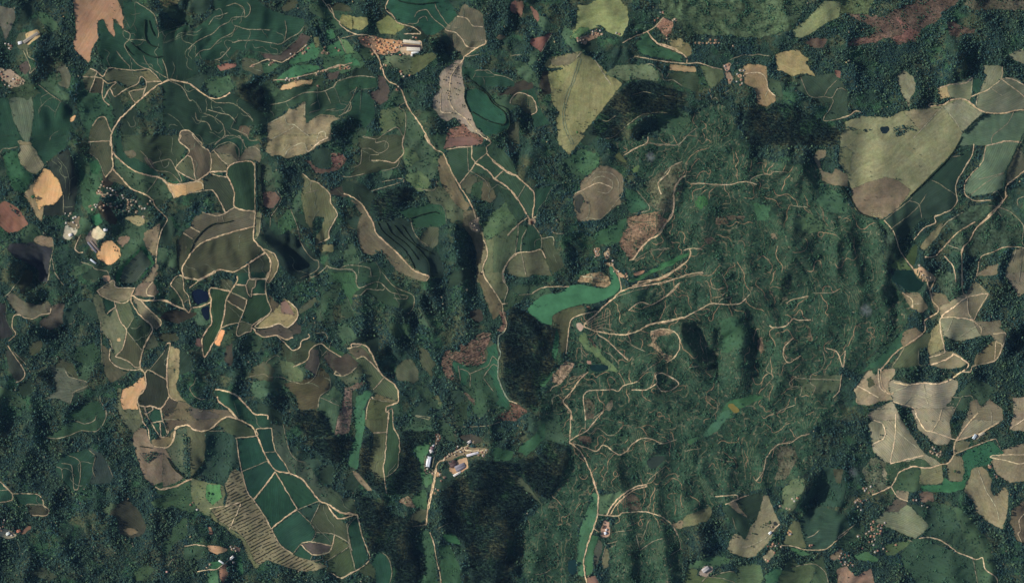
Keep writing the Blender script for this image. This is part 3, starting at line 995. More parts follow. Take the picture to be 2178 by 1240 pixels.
RC 410 100 480 140 560 130
RC 530 0 570 80
RD 360 530 400 640 420 800
RC 250 800 340 790
RC 490 1090 500 1160 440 1230
F gr:58,94,66 590 1090 700 1060 820 1030 900 1060 760 1120 640 1170 620 1230 500 1240 540 1150
P 118,108,62 580 1120 620 1100 695 1170 640 1195
D 740 330 800 360 810 470 850 580 830 720 780 700 750 560 740 440
D 480 500 560 540 520 640 450 690
D 190 420 340 440 390 560 400 760 340 740 250 640 180 560
D 700 690 830 720 820 820 760 780
D 1080 90 1150 100 1080 270 1030 270
D 1400 370 1440 460 1520 530 1580 630 1500 580 1420 480
D 880 170 960 190 1060 280 980 300 900 240
T 5 2
F sc 0 0 460 0 470 80 560 170 640 330 560 480 400 600 200 760 100 850 60 640 0 600
F gr:48,80,62 150 880 300 760 420 660 560 480 600 470 540 640 380 780 260 830
P 26,48,44 460 -20 640 -20 690 70 745 85 690 160 600 155 540 110 470 80
F pa:125,116,92 560 170 690 180 760 300 720 335 640 300
F tn:142,126,102 870 270 950 250 1090 190 1150 110 1170 80 1275 180 1220 260 1160 390 1100 370 960 370 890 360
F ct:108,104,84 1100 200 1170 85 1270 180 1160 390 1130 350
F br:115,102,82 780 170 900 190 950 250 870 270 850 330 820 260
F cs:124,118,94 870 390 980 380 1150 400 1230 470 1220 520 1100 560 1040 570 970 550 870 510
F br:105,96,80 1160 420 1300 420 1390 410 1380 460 1350 470 1420 510 1410 590 1370 600 1340 560 1300 520 1220 520
F ct:108,100,76 1190 700 1340 580 1390 610 1380 680 1330 750 1240 750 1150 790
F br:115,98,80 550 600 570 510 660 470 720 520 640 580 560 620
F tn:136,124,92 800 500 870 420 900 640 780 690 770 620 810 560
F br:125,114,90 780 700 900 670 980 680 1110 770 1010 800 890 800 800 770
F cg:74,84,64 560 650 740 530 800 500 800 570 760 620 680 650 690 780 470 800 540 680
F cs:140,126,106 440 940 480 910 590 950 740 935 850 945 980 900 1015 930 1000 1000 960 1060 980 1130 1000 1160 950 1240 660 1240 640 1140 570 1120 480 1090 460 1000
F tn:150,130,106 150 1000 270 840 350 810 400 830 480 820 480 860 430 920 430 1000 470 1070 360 1080 250 1120 180 1100 170 1040
F gd:78,84,64 250 900 280 880 330 950 270 970
F tn:140,126,106 260 1210 350 1160 470 1090 530 1240 280 1240
F ct:115,106,86 1140 1090 1170 1080 1230 1150 1290 1080 1390 1160 1410 1240 1110 1240
F tn:140,122,102 1500 1070 1600 1050 1600 1240 1510 1240
F ct:125,116,96 1420 10 1600 0 1600 150 1540 190 1500 120
F gm:62,80,66 840 0 1060 0 1060 160 1090 190 950 250 900 190 860 100
RA 760 80 790 170 810 240 860 300 850 340 820 360 740 410 740 500 560 630 490 680 400 790 370 840 380 950 420 1010 470 1030
RA 890 360 960 310 1100 200
RB 1100 200 1110 330 1150 410
RB 1110 205 1275 180 1220 280 1160 400
RB 1100 200 1060 160 1050 0
RA 890 380 1000 380 1150 400
RB 1150 400 1220 470 1220 520
RB 870 400 880 520 910 650
RB 780 720 910 680
RA 800 780 920 740 980 700
RA 480 930 590 950 740 935 850 945 960 910 1020 860 1080 820 1110 770 990 690
RB 1040 840 1120 840 1140 800
RB 1150 790 1330 750 1380 680 1390 610 1340 580
RB 1340 580 1340 740
RB 470 1090 570 1120 640 1140 680 1200 660 1240
RC 570 1110 660 1040 750 1060 860 1010
RC 750 1060 770 1120
RC 750 1060 740 940
RC 470 1010 600 960
RB 170 960 250 1000 350 1060
RB 350 820 360 960 400 1010
RC 560 650 460 810
RC 690 650 690 780 800 775
RC 1050 1060 960 1050
RC 1060 1050 1130 1040 1160 1080
RC 1050 1060 960 1240
RC 1165 80 1170 40 1230 0
RB 560 170 640 230 640 300
RC 640 270 740 260
RC 1220 460 1290 440
RC 930 500 980 380
RC 1030 550 1170 460
RB 1320 520 1420 510 1410 590 1380 680
RA 760 10 830 50 790 150
D 1400 520 1600 560 1600 700 1480 640 1400 630
D 960 560 1020 560 1100 690 1130 770 1070 700 980 620
D 480 1090 560 1160 640 1240 540 1240
D 360 120 560 180 520 240 420 260 380 220
T 0 3
F cg:46,72,56 440 140 540 80 700 20 760 0 770 60 740 110 690 155 590 150 510 190 400 210 330 195
RC 330 195 420 205 500 185 590 150 690 155 740 110 770 40 765 0
RC 540 80 620 100 680 80 700 40
F cg:38,66,56 400 410 450 330 560 300 640 280 680 340 680 430 650 520 560 570 520 570 460 500
F cs:52,66,64 640 270 720 300 780 380 815 480 790 520 650 520 680 440 690 330
RC 490 320 560 350 585 400 570 560
RC 410 405 450 420 460 490
RC 450 380 520 400 540 560
RC 640 280 690 330 670 430 690 480
RC 780 390 815 480
F cg 0 500 60 550 95 580 100 630 60 650 0 660
RB 0 500 60 550 100 590 100 640 0 660
RC 0 575 80 565
F cg 120 600 280 600 320 660 320 680 190 680 130 650
F ct:64,66,56 200 680 330 680 360 710 350 750 230 750
RB 120 595 280 600 320 650 325 680 360 710 345 750 240 750
RC 190 685 220 670 330 680
F yd:165,155,130 0 850 60 840 120 880 130 900 80 920 0 890
F or:130,98,80 150 870 230 820 240 840 170 890
F ct:60,64,56 740 720 850 670 910 630 1000 720 1050 830 1030 880 960 910 870 880 850 760
F tn:130,108,86 880 850 960 840 1000 870 930 890
F gd:66,84,66 740 720 800 650 850 670 780 740
F tn:125,106,90 960 170 1000 130 1050 140 1070 200 1080 240 1190 280 1220 340 1260 420 1341 500 1200 560 1130 560 1050 490 1000 370 960 240
W 1010 310 1130 290 1150 320 1080 360 1060 380
H 1200 340 1270 430 1330 480
H 1010 260 1090 270
RB 1010 0 1030 90 1065 140 1075 210
RB 1040 20 1090 100 1150 190 1190 190 1210 150
RA 1341 110 1260 130 1240 230 1190 270 1110 260
RA 1341 500 1250 550 1160 565 1120 545
RB 1090 95 1170 85 1200 170
RB 1150 90 1155 190
RB 1150 0 1170 80
F cg 1040 10 1150 0 1170 85 1090 95
F cg 1100 100 1145 95 1150 180
F cg 1160 95 1195 170 1160 190
F pb:96,86,72 1180 0 1341 0 1341 100 1260 125 1200 170
F tn:130,112,86 1080 220 1160 195 1210 190 1255 140 1240 220 1190 265 1110 255
F gd:66,80,66 1210 300 1250 200 1270 140 1341 130 1341 480 1260 400
F pa:105,112,86 860 0 1000 0 1040 80 1000 130 950 170 900 100
F gd:66,90,66 1080 660 1200 600 1341 620 1341 660 1200 690 1120 690
F gd:56,80,62 1160 980 1280 800 1341 760 1341 900 1250 950 1180 1050
F gd:62,84,62 960 1150 1060 1100 1110 1130 1060 1200 970 1220
RC 1205 1110 1250 1045
RC 1245 1065 1280 1120
RD 130 930 150 980 155 1050
RD 110 90 80 150 60 200
D 370 590 500 600 500 700 400 690
D 610 740 680 740 680 800 610 790
D 80 190 170 210 150 250 80 240
D 0 1150 60 1200 0 1240
D 0 100 60 100 40 160 0 160
F gd:62,72,60 200 1150 330 1120 420 1180 350 1220
T 1 3
F ce:32,70,58 525 210 665 200 690 250 735 365 560 440 545 350 530 270
F ce:28,62,54 670 145 770 135 775 220 800 295 720 305 670 190
F ce:30,64,56 725 310 800 300 850 370 890 440 800 430 750 370
F cs:36,70,60 560 445 740 370 795 440 640 635 600 590 575 480
F cs:36,72,58 800 450 950 705 770 845 710 730 650 650
F ce:36,72,56 810 450 970 490 1100 650 960 705
F cs:40,74,62 955 715 1080 870 1050 930 980 950 920 1025 820 950 775 850
F cs:44,68,60 965 710 1110 660 1045 805
F ct:66,76,60 1050 800 1120 670 1180 680 1240 770 1310 820 1320 950 1220 890 1090 870
F cg:56,78,62 1090 875 1215 890 1190 960 1050 935
F ct:76,86,62 1220 895 1325 960 1160 1080 1130 1050 1190 1010
F br:90,80,76 985 955 1050 940 1190 965 1170 1020 1060 1025
F cg 980 960 1060 1030 1050 1070 930 1030
F ct:60,76,56 1165 1085 1330 970 1341 1150 1270 1195 1190 1150
RB 520 200 665 185 660 150 670 135 770 130
RA 530 65 630 120 662 180 690 245 735 345 795 430 890 450 980 485 1050 570 1110 645 1190 680 1260 725 1341 735
RA 470 0 530 65
RA 795 440 720 540 640 640
RB 795 440 860 550 950 705
RA 950 705 860 770 765 845
RC 950 710 1045 805 1085 870 1055 930 985 945 920 1025
RC 960 705 1100 650
RC 1045 805 1110 670
RB 770 130 780 220 800 300 860 380 905 460
RC 555 440 735 365
RC 720 305 800 297
RB 520 205 540 350 560 450 600 590 640 640 710 740 765 845 830 960 920 1025
RC 1085 870 1215 885 1325 960 1150 1080
RB 1215 890 1180 1010 1060 1025 980 960
RB 985 945 1050 935 1190 965
RC 1180 1010 1130 1020 1130 1060 1050 1070 1060 1025
RC 1330 790 1305 820 1330 960 1341 1000
RA 1170 680 1240 770 1341 750
F tn:128,116,92 500 420 550 440 600 590 640 640 720 750 780 860 830 960 920 1030 1060 1080 1180 1110 1100 1130 990 1150 840 1100 740 1060 680 1100 630 1060 600 960 540 880 480 840 400 800 340 710 440 690 460 600 440 530
F pa:110,118,86 200 490 320 520 430 540 440 600 420 690 340 700 330 760 250 710 210 650 195 560
F gr:74,118,76 310 530 410 530 420 620 350 680 300 620
F pa:115,120,86 330 710 400 800 480 850 560 900 600 960 640 1070 680 1110 660 1130 600 1040 560 930 430 830 340 770
F pb:102,94,78 0 0 470 0 530 65 450 55 350 140 240 150 180 110 90 130 80 60 0 40
RA 0 270 40 260 80 190 90 135 170 110 230 145 320 145 400 80 460 50 530 65
RC 330 150 440 150
RC 0 70 100 70
F pa:96,100,76 100 140 170 120 240 150 300 150 300 290 290 370 200 480 190 340 160 200
F gd:46,68,60 310 160 440 150 530 210 540 400 470 430 430 510 250 460 300 370
F gd:76,86,70 20 280 90 160 160 200 150 400 50 340
H 30 345 70 420 160 490
W 140 160 190 200 200 440 140 400
F br:120,104,88 0 300 30 350 150 490 0 550
RA 0 560 90 540 200 490
H 210 470 300 350
F cg 540 60 600 0 740 40 770 130 670 130 630 110
F pa:72,86,66 380 100 460 60 530 75 640 150 650 180 530 195 440 150
F gd:64,78,66 790 60 860 130 890 280 950 350 1020 380 1100 500 1200 600 1341 640 1341 720 1260 715 1110 640 980 480 900 440 800 290 775 140
RC 850 100 880 240 900 300 950 360 1010 375
D 1080 370 1180 520 1290 610 1341 630 1300 640 1160 560
E 910 100 940 0 1130 0 1200 170 1180 180 1000 180
D 1130 0 1200 160 1170 170 1120 60
E 1040 210 1341 190 1300 300 1230 370 1140 340 1020 240
F cg:66,90,70 1170 0 1250 0 1210 160 1200 160
F cut:116,100,90 1250 0 1341 0 1320 170 1210 180
F or:190,150,112 310 960 400 965 465 990 390 1030 330 1000
F or:170,125,100 310 830 330 825 360 880 330 885
F or:152,114,92 400 1120 450 1090 465 1160 430 1230 400 1190
F gr 330 1080 400 1060 460 1080 400 1130 330 1130
F gr:55,98,70 520 1040 555 1030 570 1170 530 1180
F gr:66,100,74 310 1150 390 1130 400 1240 320 1240
F gd:52,74,60 150 980 230 960 310 970 330 1000 260 1060 150 1060
RB 240 1150 330 1130 380 1130 450 1080 490 1050
RB 150 970 230 955 310 965
RB 330 700 460 680 550 660 530 720 470 850
RB 1190 1155 1260 1195 1341 1150
F br:120,92,84 500 960 540 985 540 1010 505 1000
T 2 3
RB 430 0 415 160 400 350 390 400 400 500 415 590
F ct:84,90,66 330 0 425 0 410 160 400 300 395 500 350 490 290 420 300 330 320 260 325 170 260 110 270 0
F cg:50,74,56 430 0 450 30 460 120 490 180 510 290 490 410 430 470 400 490 395 390 410 200
RB 455 0 460 120 500 200 505 300
RB 320 165 410 160
RC 500 300 490 410 420 470
F gr:58,96,72 180 0 260 0 260 120 240 220 220 320 210 430 130 390 150 300 190 200
E 215 320 240 200 320 170 325 260 290 340 290 420 400 500 415 590 320 580 220 460
E 420 480 500 400 520 300 510 150 740 150 720 240 600 260 600 330 650 380 650 530 600 590 430 595
E 0 190 160 180 170 280 80 370 0 340
F gr:66,104,72 600 260 720 240 700 330 680 430 700 520 660 540 650 370 610 320
F gd:58,84,66 500 130 740 120 740 145 510 145
F yd:185,150,118 880 380 950 340 985 340 995 410 900 475 850 420
F yd:132,118,94 820 350 870 310 980 260 1130 275 1130 310 1000 320 930 330 850 370
F or:195,150,110 740 430 800 450 810 470 770 480 740 450
F or:180,125,95 760 170 790 170 800 210 760 250
F yd:140,130,110 680 330 700 330 690 440 720 450 700 460 675 420
F gr:70,104,74 690 460 740 450 730 520 700 560 670 520
RA 820 360 790 365 765 400 755 450 740 540 720 620 705 700 695 810
RA 765 420 748 540 728 620 712 700
RB 720 870 750 950 770 1080 790 1160 800 1240
RC 600 830 690 815
RC 780 840 860 800
RB 820 350 900 300 980 260 1000 240
RB 980 290 1100 290
RC 950 120 1060 120 1150 110 1220 85
RC 620 45 710 70
RB 740 290 755 260 775 200 780 170
RC 735 430 750 340 780 240
F cut:100,78,68 1210 50 1341 20 1341 80 1230 80
F tn:130,112,92 170 430 210 450 270 520 310 580 270 570 200 490
F cut:120,104,84 500 640 570 610 600 660 620 700 570 690 510 660
F gd:62,92,66 590 630 680 560 700 600 690 700 620 690
F gr:56,100,68 810 880 900 880 940 960 870 950 820 920
E 870 490 980 470 1000 370 1040 350 1341 380 1341 820 1310 900 1310 1240 1010 1240 1000 1050 930 920 830 860 820 600
E 200 600 350 640 450 740 620 790 690 800 640 870 600 920 640 1040 680 1160 600 1240 460 1240 440 1080 380 1000 300 1020 250 850
D 590 930 640 960 680 1130 640 1160 600 1060
D 300 1020 350 900 380 850 340 980 330 1030
D 1300 900 1341 850 1341 1240 1310 1240
F ce:36,74,60 300 1070 350 1010 400 1030 440 1100 450 1160 430 1240 340 1240 330 1140
RC 380 1010 430 1060 450 1160 435 1230
F ce:38,74,58 140 830 200 760 280 1060 195 1135 160 960
F ct:76,84,60 0 890 40 890 150 960 0 1060
F ct:60,76,56 0 1080 150 970 190 1130 100 1200 40 1150
RA 0 670 90 730 205 745
RB 205 745 240 900 290 1070 100 1195
RC 200 760 140 830 150 960 190 1130
RC 0 1065 150 960 40 885 0 880
F ct:60,74,56 210 1150 290 1080 330 1140 330 1200
F gd:52,80,62 640 880 700 850 740 930 760 1080 780 1240 620 1240 690 1150 680 1050 640 980
F gd:50,80,60 790 960 850 960 920 1080 960 1240 800 1240
F ct:62,78,62 0 540 100 620 170 630 200 730 100 720 0 660
T 3 3
E 180 360 340 310 380 225 520 260 500 440 470 520 380 640 300 600 200 480
H 380 220 520 260
D 520 270 550 280 540 480 450 580 380 640 480 500 500 420
E 0 390 100 460 190 540 290 660 200 740 130 900 140 1240 0 1240
D 150 940 200 950 190 1100 230 1240 180 1240 140 1050
D 280 650 190 740 150 830 200 700
F pa:85,98,76 50 390 90 410 200 490 260 560 320 640 350 680 300 640 200 560 120 470
F gr:52,86,64 180 260 270 200 340 100 370 90 370 200 300 270 230 330 170 300
F gr:54,88,64 0 260 150 300 120 360 0 370
F sc 400 0 1341 0 1341 1240 820 1240 830 900 900 600 740 560 700 590 600 850 580 1040 520 1240 240 1240 200 1000 220 800 360 660 480 520 560 280 540 240 400 220
RA 540 230 600 280 650 350 690 450 720 540 745 620 740 700 735 760 710 840 670 950 640 1070 650 1180 665 1240
RB 540 230 545 100 550 20 530 0
RB 545 215 600 180 660 150 720 80 780 10
RC 650 150 650 0
RB 570 240 650 265 730 295 780 250 830 280 890 320 950 290 990 240 1060 200 1130 210 1200 240 1280 220
RC 660 155 690 170 740 130 820 185 880 160 920 110
RA 810 740 850 670 920 600 1000 550 1085 530
RA 830 745 870 675 930 615 1005 565 1085 545
RB 740 745 880 755 920 730 1080 725 1190 755
RB 710 840 750 870
RC 1085 530 1130 470 1220 400
RC 780 510 790 460 810 430
RB 1190 755 1260 810 1310 890
RC 1050 930 1110 770
RC 1040 1000 1140 930 1210 910
RC 860 870 990 850
RC 1010 880 1040 1000
RC 810 950 880 935
RC 290 1165 350 1165 410 1130
RC 800 960 770 1060
F gr:70,108,80 700 590 745 580 760 620 740 720 720 840 680 900 640 1040 650 1180 600 1180 590 980 620 820 680 670
F gr:62,100,72 690 890 750 900 710 1020 700 1160 660 1180 645 1070
F gd:76,100,76 750 620 900 580 1000 540 900 600 820 700 800 750 750 740
F yd:200,162,136 760 850 790 780 820 790 830 880 800 910 760 910
F pa:110,108,84 770 1060 800 980 820 1000 810 1120 780 1130
F pl:80,84,74 710 1000 750 920 780 960 750 1060 720 1130 710 1060
F rd:122,92,80 665 1190 720 1170 760 1240 670 1240
P 50,62,56 1080 360 1150 325 1220 330 1200 370 1130 425 1095 400
P 32,56,56 530 1070 590 1060 590 1160 560 1180 530 1150
F br:125,108,86 1270 820 1341 780 1341 840 1300 850
F cut:102,86,72 590 180 700 190 690 240 610 240
F cut:98,88,74 900 640 990 590 1040 640 1060 700 1000 720 920 700
T 4 3
F sc 0 0 1180 0 1080 160 1100 400 1000 480 880 540 740 560 540 620 380 700 240 740 110 820 160 960 60 1050 0 1240
F gr:70,108,84 310 180 380 100 440 20 500 0 520 40 470 80 420 150 340 200
F gr:58,92,68 200 220 280 190 300 200 220 250
RB 690 505 740 440 760 350 800 290 850 245 940 235 1000 190 1070 170
RC 0 240 60 235 130 210
RC 180 300 220 285 300 275
RC 390 340 460 360 540 370
RB 400 615 550 605
RC 240 710 290 690
RB 470 670 540 640 640 605
RC 0 740 60 790 100 820 130 870 155 950 150 990 80 1030
F tn:102,100,76 110 840 220 740 370 690 380 720 350 780 290 800 180 830 130 850
F cg:40,58,50 540 640 640 610 740 590 720 700 690 780 640 770 600 700
F tn:130,120,96 740 600 770 610 800 680 830 760 860 790 800 900 760 960 710 1000 690 1040 610 1045 500 1010 490 980 520 900 550 880 610 920 650 830 700 780 720 700
F cg:42,64,54 440 690 500 680 640 780 650 830 610 920 560 870 520 800
F tn:130,112,92 480 660 540 650 630 770 560 720
RC 585 975 640 970 730 930 790 890
RB 800 870 860 810
RC 520 760 550 850
F gd:86,100,76 880 560 940 500 1020 490 1030 560 980 620 960 720 880 700
F pa:102,110,80 920 860 960 780 1000 800 1020 900 1050 980 960 970 880 950
F cg:46,70,60 1000 800 1060 710 1180 690 1250 720 1341 760 1341 850 1260 900 1200 980 1100 990 1050 960 1030 880
RC 1050 910 1100 890 1140 850
RB 870 960 960 970 1050 995 1180 990 1250 930 1341 860
F or 910 870 930 850 950 870 930 895
F gr:66,104,72 900 970 1000 990 1080 1030 1000 1040
F gr:82,112,78 980 760 1030 710 1010 790
F py:98,116,78 180 1240 200 1130 280 1130 270 1180 370 1190 480 1150 540 1150 560 1180 560 1240
F cg:58,80,60 380 1190 480 1150 550 1160 560 1240 520 1240 450 1200
F cg:70,90,66 560 1110 720 1100 740 1200 700 1240 560 1240
F py:86,105,76 900 1100 950 1040 980 1100 1060 1080 1120 1090 1100 1190 1060 1240 880 1240 840 1220
F cg:60,80,62 1060 1080 1160 1040 1190 1150 1200 1240 1080 1240 1120 1130
F gr:60,98,72 740 1180 830 1100 880 1130 840 1220 760 1240
F gd:66,94,70 180 1130 350 1040 500 1050 500 1090 400 1110 280 1120
RC 360 1190 440 1195 520 1220 550 1240
RC 340 1190 300 1230
RC 380 1180 480 1150 540 1150
RC 930 1120 1040 1100 1110 1095 1180 1150 1200 1230
F yd:156,140,126 280 1160 320 1110 380 1110 380 1150 340 1190 290 1180
F tn:120,102,86 1210 1050 1290 980 1310 1010 1280 1060 1230 1070
F tn:140,112,96 1280 1130 1341 1110 1341 1240 1290 1240
F gd:46,70,60 1180 400 1250 420 1320 420 1320 690 1140 680 1130 600 1050 660 1000 700
D 320 310 380 400 430 580 380 590 300 460
D 760 540 830 560 860 720 800 620
D 1040 560 1110 500 1180 460 1130 600 1020 690 990 700
F br:76,76,62 1240 420 1310 420 1290 530 1260 520
F cut:92,92,76 820 250 960 260 990 340 900 500 820 500 850 400
F br:125,112,92 740 1040 800 990 830 1010 760 1090
T 5 3
F cs:145,132,106 225 30 320 0 420 10 430 50 590 290 620 325 690 360 740 385 640 410 540 405 450 440 385 540 320 450 370 390 260 290 255 250 330 210 340 130 260 80
F cs:138,128,102 260 80 340 130 330 200 260 240 230 100
F gm:92,98,80 180 420 260 330 370 390 320 450 385 540 250 600 200 500
RB 415 30 410 200 375 385
RA 375 385 490 355 615 325
RB 260 75 320 100 340 140 335 200 260 245
RC 430 160 580 280
RA 250 605 385 545 440 450 540 405 650 415 740 390 800 375 830 320 845 215 1000 20
F cs:136,122,100 550 0 820 0 790 80 800 200 780 240 700 240 650 190 570 120
RB 560 30 620 140 670 155 830 210
RB 670 155 720 70 740 0
F cs:130,118,96 860 210 940 20 950 0 1170 0 1170 70 1100 110 990 160 880 220
RC 1095 0 1100 110
RA 845 220 960 185 1050 150 1150 90
F yd:170,155,130 960 200 1040 160 1050 175 980 215
F ct:112,110,84 830 230 940 230 930 270 830 320
RB 830 320 930 275 1110 210
F gd:44,84,64 880 330 940 280 1100 220 1180 310 1100 340 1080 400 960 410 930 500 890 500 900 440
F gr:52,96,68 590 540 740 530 760 470 800 510 880 500 930 470 900 560 800 590 600 580
F ct:116,116,86 600 420 740 400 745 510 700 525 590 520
F ct:112,108,84 790 390 830 330 880 340 900 440 880 500 800 505
F tn:136,122,96 960 410 1000 400 1050 430 1090 500 1080 580 1120 625 1190 560 1210 590 1190 750 1170 840 1080 790 1000 720 980 650 910 580
RC 1000 420 1060 580 1130 690 1150 790
F tn:136,120,97 1100 330 1240 270 1341 240 1341 500 1230 510 1150 460 1110 380
RB 1090 340 1200 360 1290 385 1341 375
RB 1100 325 1230 320 1341 320
F tn:140,122,100 1230 140 1270 0 1341 0 1341 150
RB 1230 135 1270 110 1341 60
RC 1130 210 1160 290
F br:110,94,78 1240 810 1240 720 1330 660 1341 660 1341 950 1280 920
RB 1300 860 1290 780 1341 730
RB 1280 880 1320 960
F cs:110,112,88 275 790 370 690 500 680 650 830 560 910
F br:86,78,70 340 720 430 640 490 660 430 720
RB 390 555 430 620 500 650
RB 0 900 60 860 130 810
RB 580 910 660 905 740 930 800 970 850 1010 930 1040 990 1065 1030 1050 1050 1130 1130 1190 1140 1240
RC 965 1065 1000 1240
RC 500 920 540 940
F br:126,102,88 590 600 630 585 680 600 680 640 600 650
F br:126,112,92 420 580 500 590 500 640 440 630
F gd:52,76,62 510 920 560 920 590 910 820 1000 970 1070 990 1240 560 1240 470 1100 450 1050
F gd:50,72,60 650 830 600 900 700 890 830 960 1000 1050 900 900 820 720 720 680 520 680
F gr:78,98,68 340 960 440 940 530 920 500 970 400 1040 340 1030
F gr:72,110,76 110 1040 200 1000 300 1060 280 1080 160 1070
F or:150,122,102 0 1130 70 1120 130 1180 240 1120 270 1240 0 1240
F gd:60,84,66 0 880 130 810 200 830 160 960 60 1000 0 960
D 1080 450 1110 500 1100 590 1140 600 1090 620 1070 580
D 910 580 970 620 990 680 930 620
D 1190 780 1210 850 1260 1000 1240 1100 1180 1080 1190 900
D 450 0 560 180 650 330 610 290 520 160
D 200 150 250 180 250 260 200 240
D 60 360 90 400 110 680 80 640
X gd:50,78,62 180 150 215 165 240 230 250 300 225 330 190 300 168 220
X gd:54,82,62 168 340 205 335 222 380 215 430 200 470 180 440 172 390
X cg:40,58,54 556 462 600 480 650 520 690 570 640 600 600 565 570 520
X gd:66,86,68 842 232 880 240 925 310 930 380 880 390 850 330
X gd:76,86,68 900 400 950 405 1000 470 1010 500 965 475 920 440
X gd:58,72,60 558 346 576 355 590 405 563 415 560 448 556 452 556 400
X gd:58,82,62 330 1030 395 1015 440 1040 410 1090 360 1070
X gd:52,76,60 1180 340 1262 335 1240 380 1200 400
X gd:62,84,64 1880 985 1960 975 1990 1000 1950 1040 1890 1050
X gd:60,80,64 560 760 620 740 660 770 640 830 580 820
X gd:52,76,60 1000 770 1040 790 1060 850 1020 890 990 840
X gd:58,80,64 240 480 300 470 330 500 300 560 270 590 255 540
X gd:62,80,62 20 150 60 175 90 200 60 215 20 190
X gd:56,82,64 690 20 740 30 735 60 700 70
X gd:60,88,66 690 110 750 100 780 140 720 160 690 150
X gd:54,76,62 1130 900 1190 880 1200 940 1150 930
X gd:58,84,66 1400 240 1440 230 1470 250 1440 290 1400 280
X gd:52,78,62 1840 770 1870 740 1900 720 1900 760 1860 800
X gd:56,76,62 2010 860 2070 800 2120 830 2060 880
X gd:60,82,64 1960 1060 2040 1080 2100 1150 2120 1240 2080 1240 2000 1130
T 1 0
D 1025 1000 1055 995 1070 1060 1040 1075
D 1095 955 1125 985 1115 1060 1095 1050
D 1295 1005 1335 1000 1325 1090 1300 1080
T 1 1
D 960 20 990 20 985 110 960 100
D 1200 30 1240 30 1250 110 1220 120
T 2 0
F or:176,134,104 250 335 340 315 420 330 640 362 620 400 600 450 450 480 390 470 360 420 300 410
"""
TX = [0, 350, 700, 1050, 1400, 1778]
TY = [0, 290, 580, 870]
def tile_px(c, r, x, y):
    k = 370 / 1240.0 if r == 3 else 0.25
    return TX[c] + x * k, TY[r] + y * k
FIELDS, ROADS, HEDGES, DARK, EUC, WOODS, PONDS = [], [], [], [], [], [], []
DEF = {'cg': (38, 68, 56), 'ce': (36, 78, 62), 'ct': (78, 84, 66), 'cd': (62, 64, 55), 'cs': (88, 98, 80), 'tn': (138, 122, 96),
       'or': (215, 165, 115), 'rd': (122, 86, 76), 'pl': (76, 70, 66), 'pa': (115, 118, 85), 'pb': (110, 102, 82), 'py': (150, 158, 105),
       'gr': (62, 105, 75), 'gd': (60, 85, 65), 'br': (110, 98, 80), 'cut': (120, 98, 82), 'yd': (190, 165, 135), 'rs': (92, 78, 70),
       'gm': (76, 98, 72), 'sc': (48, 74, 60)}
tc = tr = 0
for line in DATA.strip().splitlines():
    p = line.split()
    if p[0] == 'T':
        tc, tr = int(p[1]), int(p[2])
        continue
    col = None
    rest = p[1:]
    code = p[0]
    if code in 'FX':
        a = rest[0].split(':')
        code2 = a[0]
        col = tuple(int(v) for v in a[1].split(',')) if len(a) > 1 else DEF[code2]
        rest = rest[1:]
    elif code == 'P':
        col = tuple(int(v) for v in rest[0].split(','))
        rest = rest[1:]
    v = [float(q) for q in rest]
    pts = list(zip(v[0::2], v[1::2]))
    if code != 'X':
        pts = [tile_px(tc, tr, x, y) for x, y in pts]
    if code in 'FX':
        FIELDS.append([code2, col, np.array(pts)])
    elif code == 'P':
        PONDS.append([col, np.array(pts)])
    elif code == 'H':
        HEDGES.append(np.array(pts))
    elif code == 'D':
        DARK.append(np.array(pts))
    elif code == 'E':
        EUC.append(np.array(pts))
    elif code == 'W':
        WOODS.append(np.array(pts))
    elif code[0] == 'R':
        ROADS.append([code[1], np.array(pts)])

def snap_ends():
    dense = []
    for k, p in ROADS:
        q = [p[0]]
        for a, b in zip(p[:-1], p[1:]):
            m_ = max(1, int(np.hypot(*(b - a)) / 2))
            q += [a + (b - a) * t / m_ for t in range(1, m_ + 1)]
        dense.append(np.array(q))
    allp = np.vstack(dense)
    own = np.concatenate([np.full(len(d), i) for i, d in enumerate(dense)])
    for i, (k, p) in enumerate(ROADS):
        for e in (0, -1):
            d2 = np.hypot(allp[:, 0] - p[e][0], allp[:, 1] - p[e][1])
            d2[own == i] = 1e9
            j = int(d2.argmin())
            if 0.8 < d2[j] < 9.0:
                p = np.vstack([allp[j][None], p]) if e == 0 else np.vstack([p, allp[j][None]])
        ROADS[i][1] = p
snap_ends()
# houses: where they stand
CLUSTERS = []
def add_cluster(label, group, c, r, roofs, size, pts, seed):
    g_ = random.Random(seed + 70)
    base = [tile_px(c, r, pts[i], pts[i + 1]) for i in range(0, len(pts), 2)]
    out = list(base)
    if len(base) > 4 and 'row' not in group:
        for x, y in base:
            for _ in range(2):
                if g_.random() < 0.55:
                    q = (x + g_.uniform(-8, 8), y + g_.uniform(-7, 7))
                    if all(math.hypot(q[0] - p[0], q[1] - p[1]) > 4.6 for p in out):
                        out.append(q)
    CLUSTERS.append((label, group, c, r, roofs, size, out, seed))
RR = [(166, 122, 102), (176, 158, 136), (140, 106, 94), (184, 178, 168)]
OR = [(190, 136, 104), (202, 160, 122), (172, 116, 94), (188, 172, 150)]
PR = [(182, 168, 144), (168, 152, 128), (156, 124, 104), (194, 186, 174)]
add_cluster("small house among trees of the western village", "houses of the western village", 0, 1, PR, 4.2, [880, 420, 930, 445, 900, 430, 955, 450, 850, 490, 900, 510, 960, 505, 1010, 510, 1060, 530, 1100, 545, 1150, 545, 1170, 560, 790, 600, 850, 590, 880, 610, 960, 600, 1010, 600, 1040, 590, 1100, 610, 1130, 590, 1200, 600, 1060, 640, 1110, 640, 1170, 650, 1270, 580, 810, 630, 930, 580, 990, 620, 1090, 630, 1220, 620, 600, 680, 640, 700, 660, 690, 670, 760, 1230, 690, 575, 740], 1)
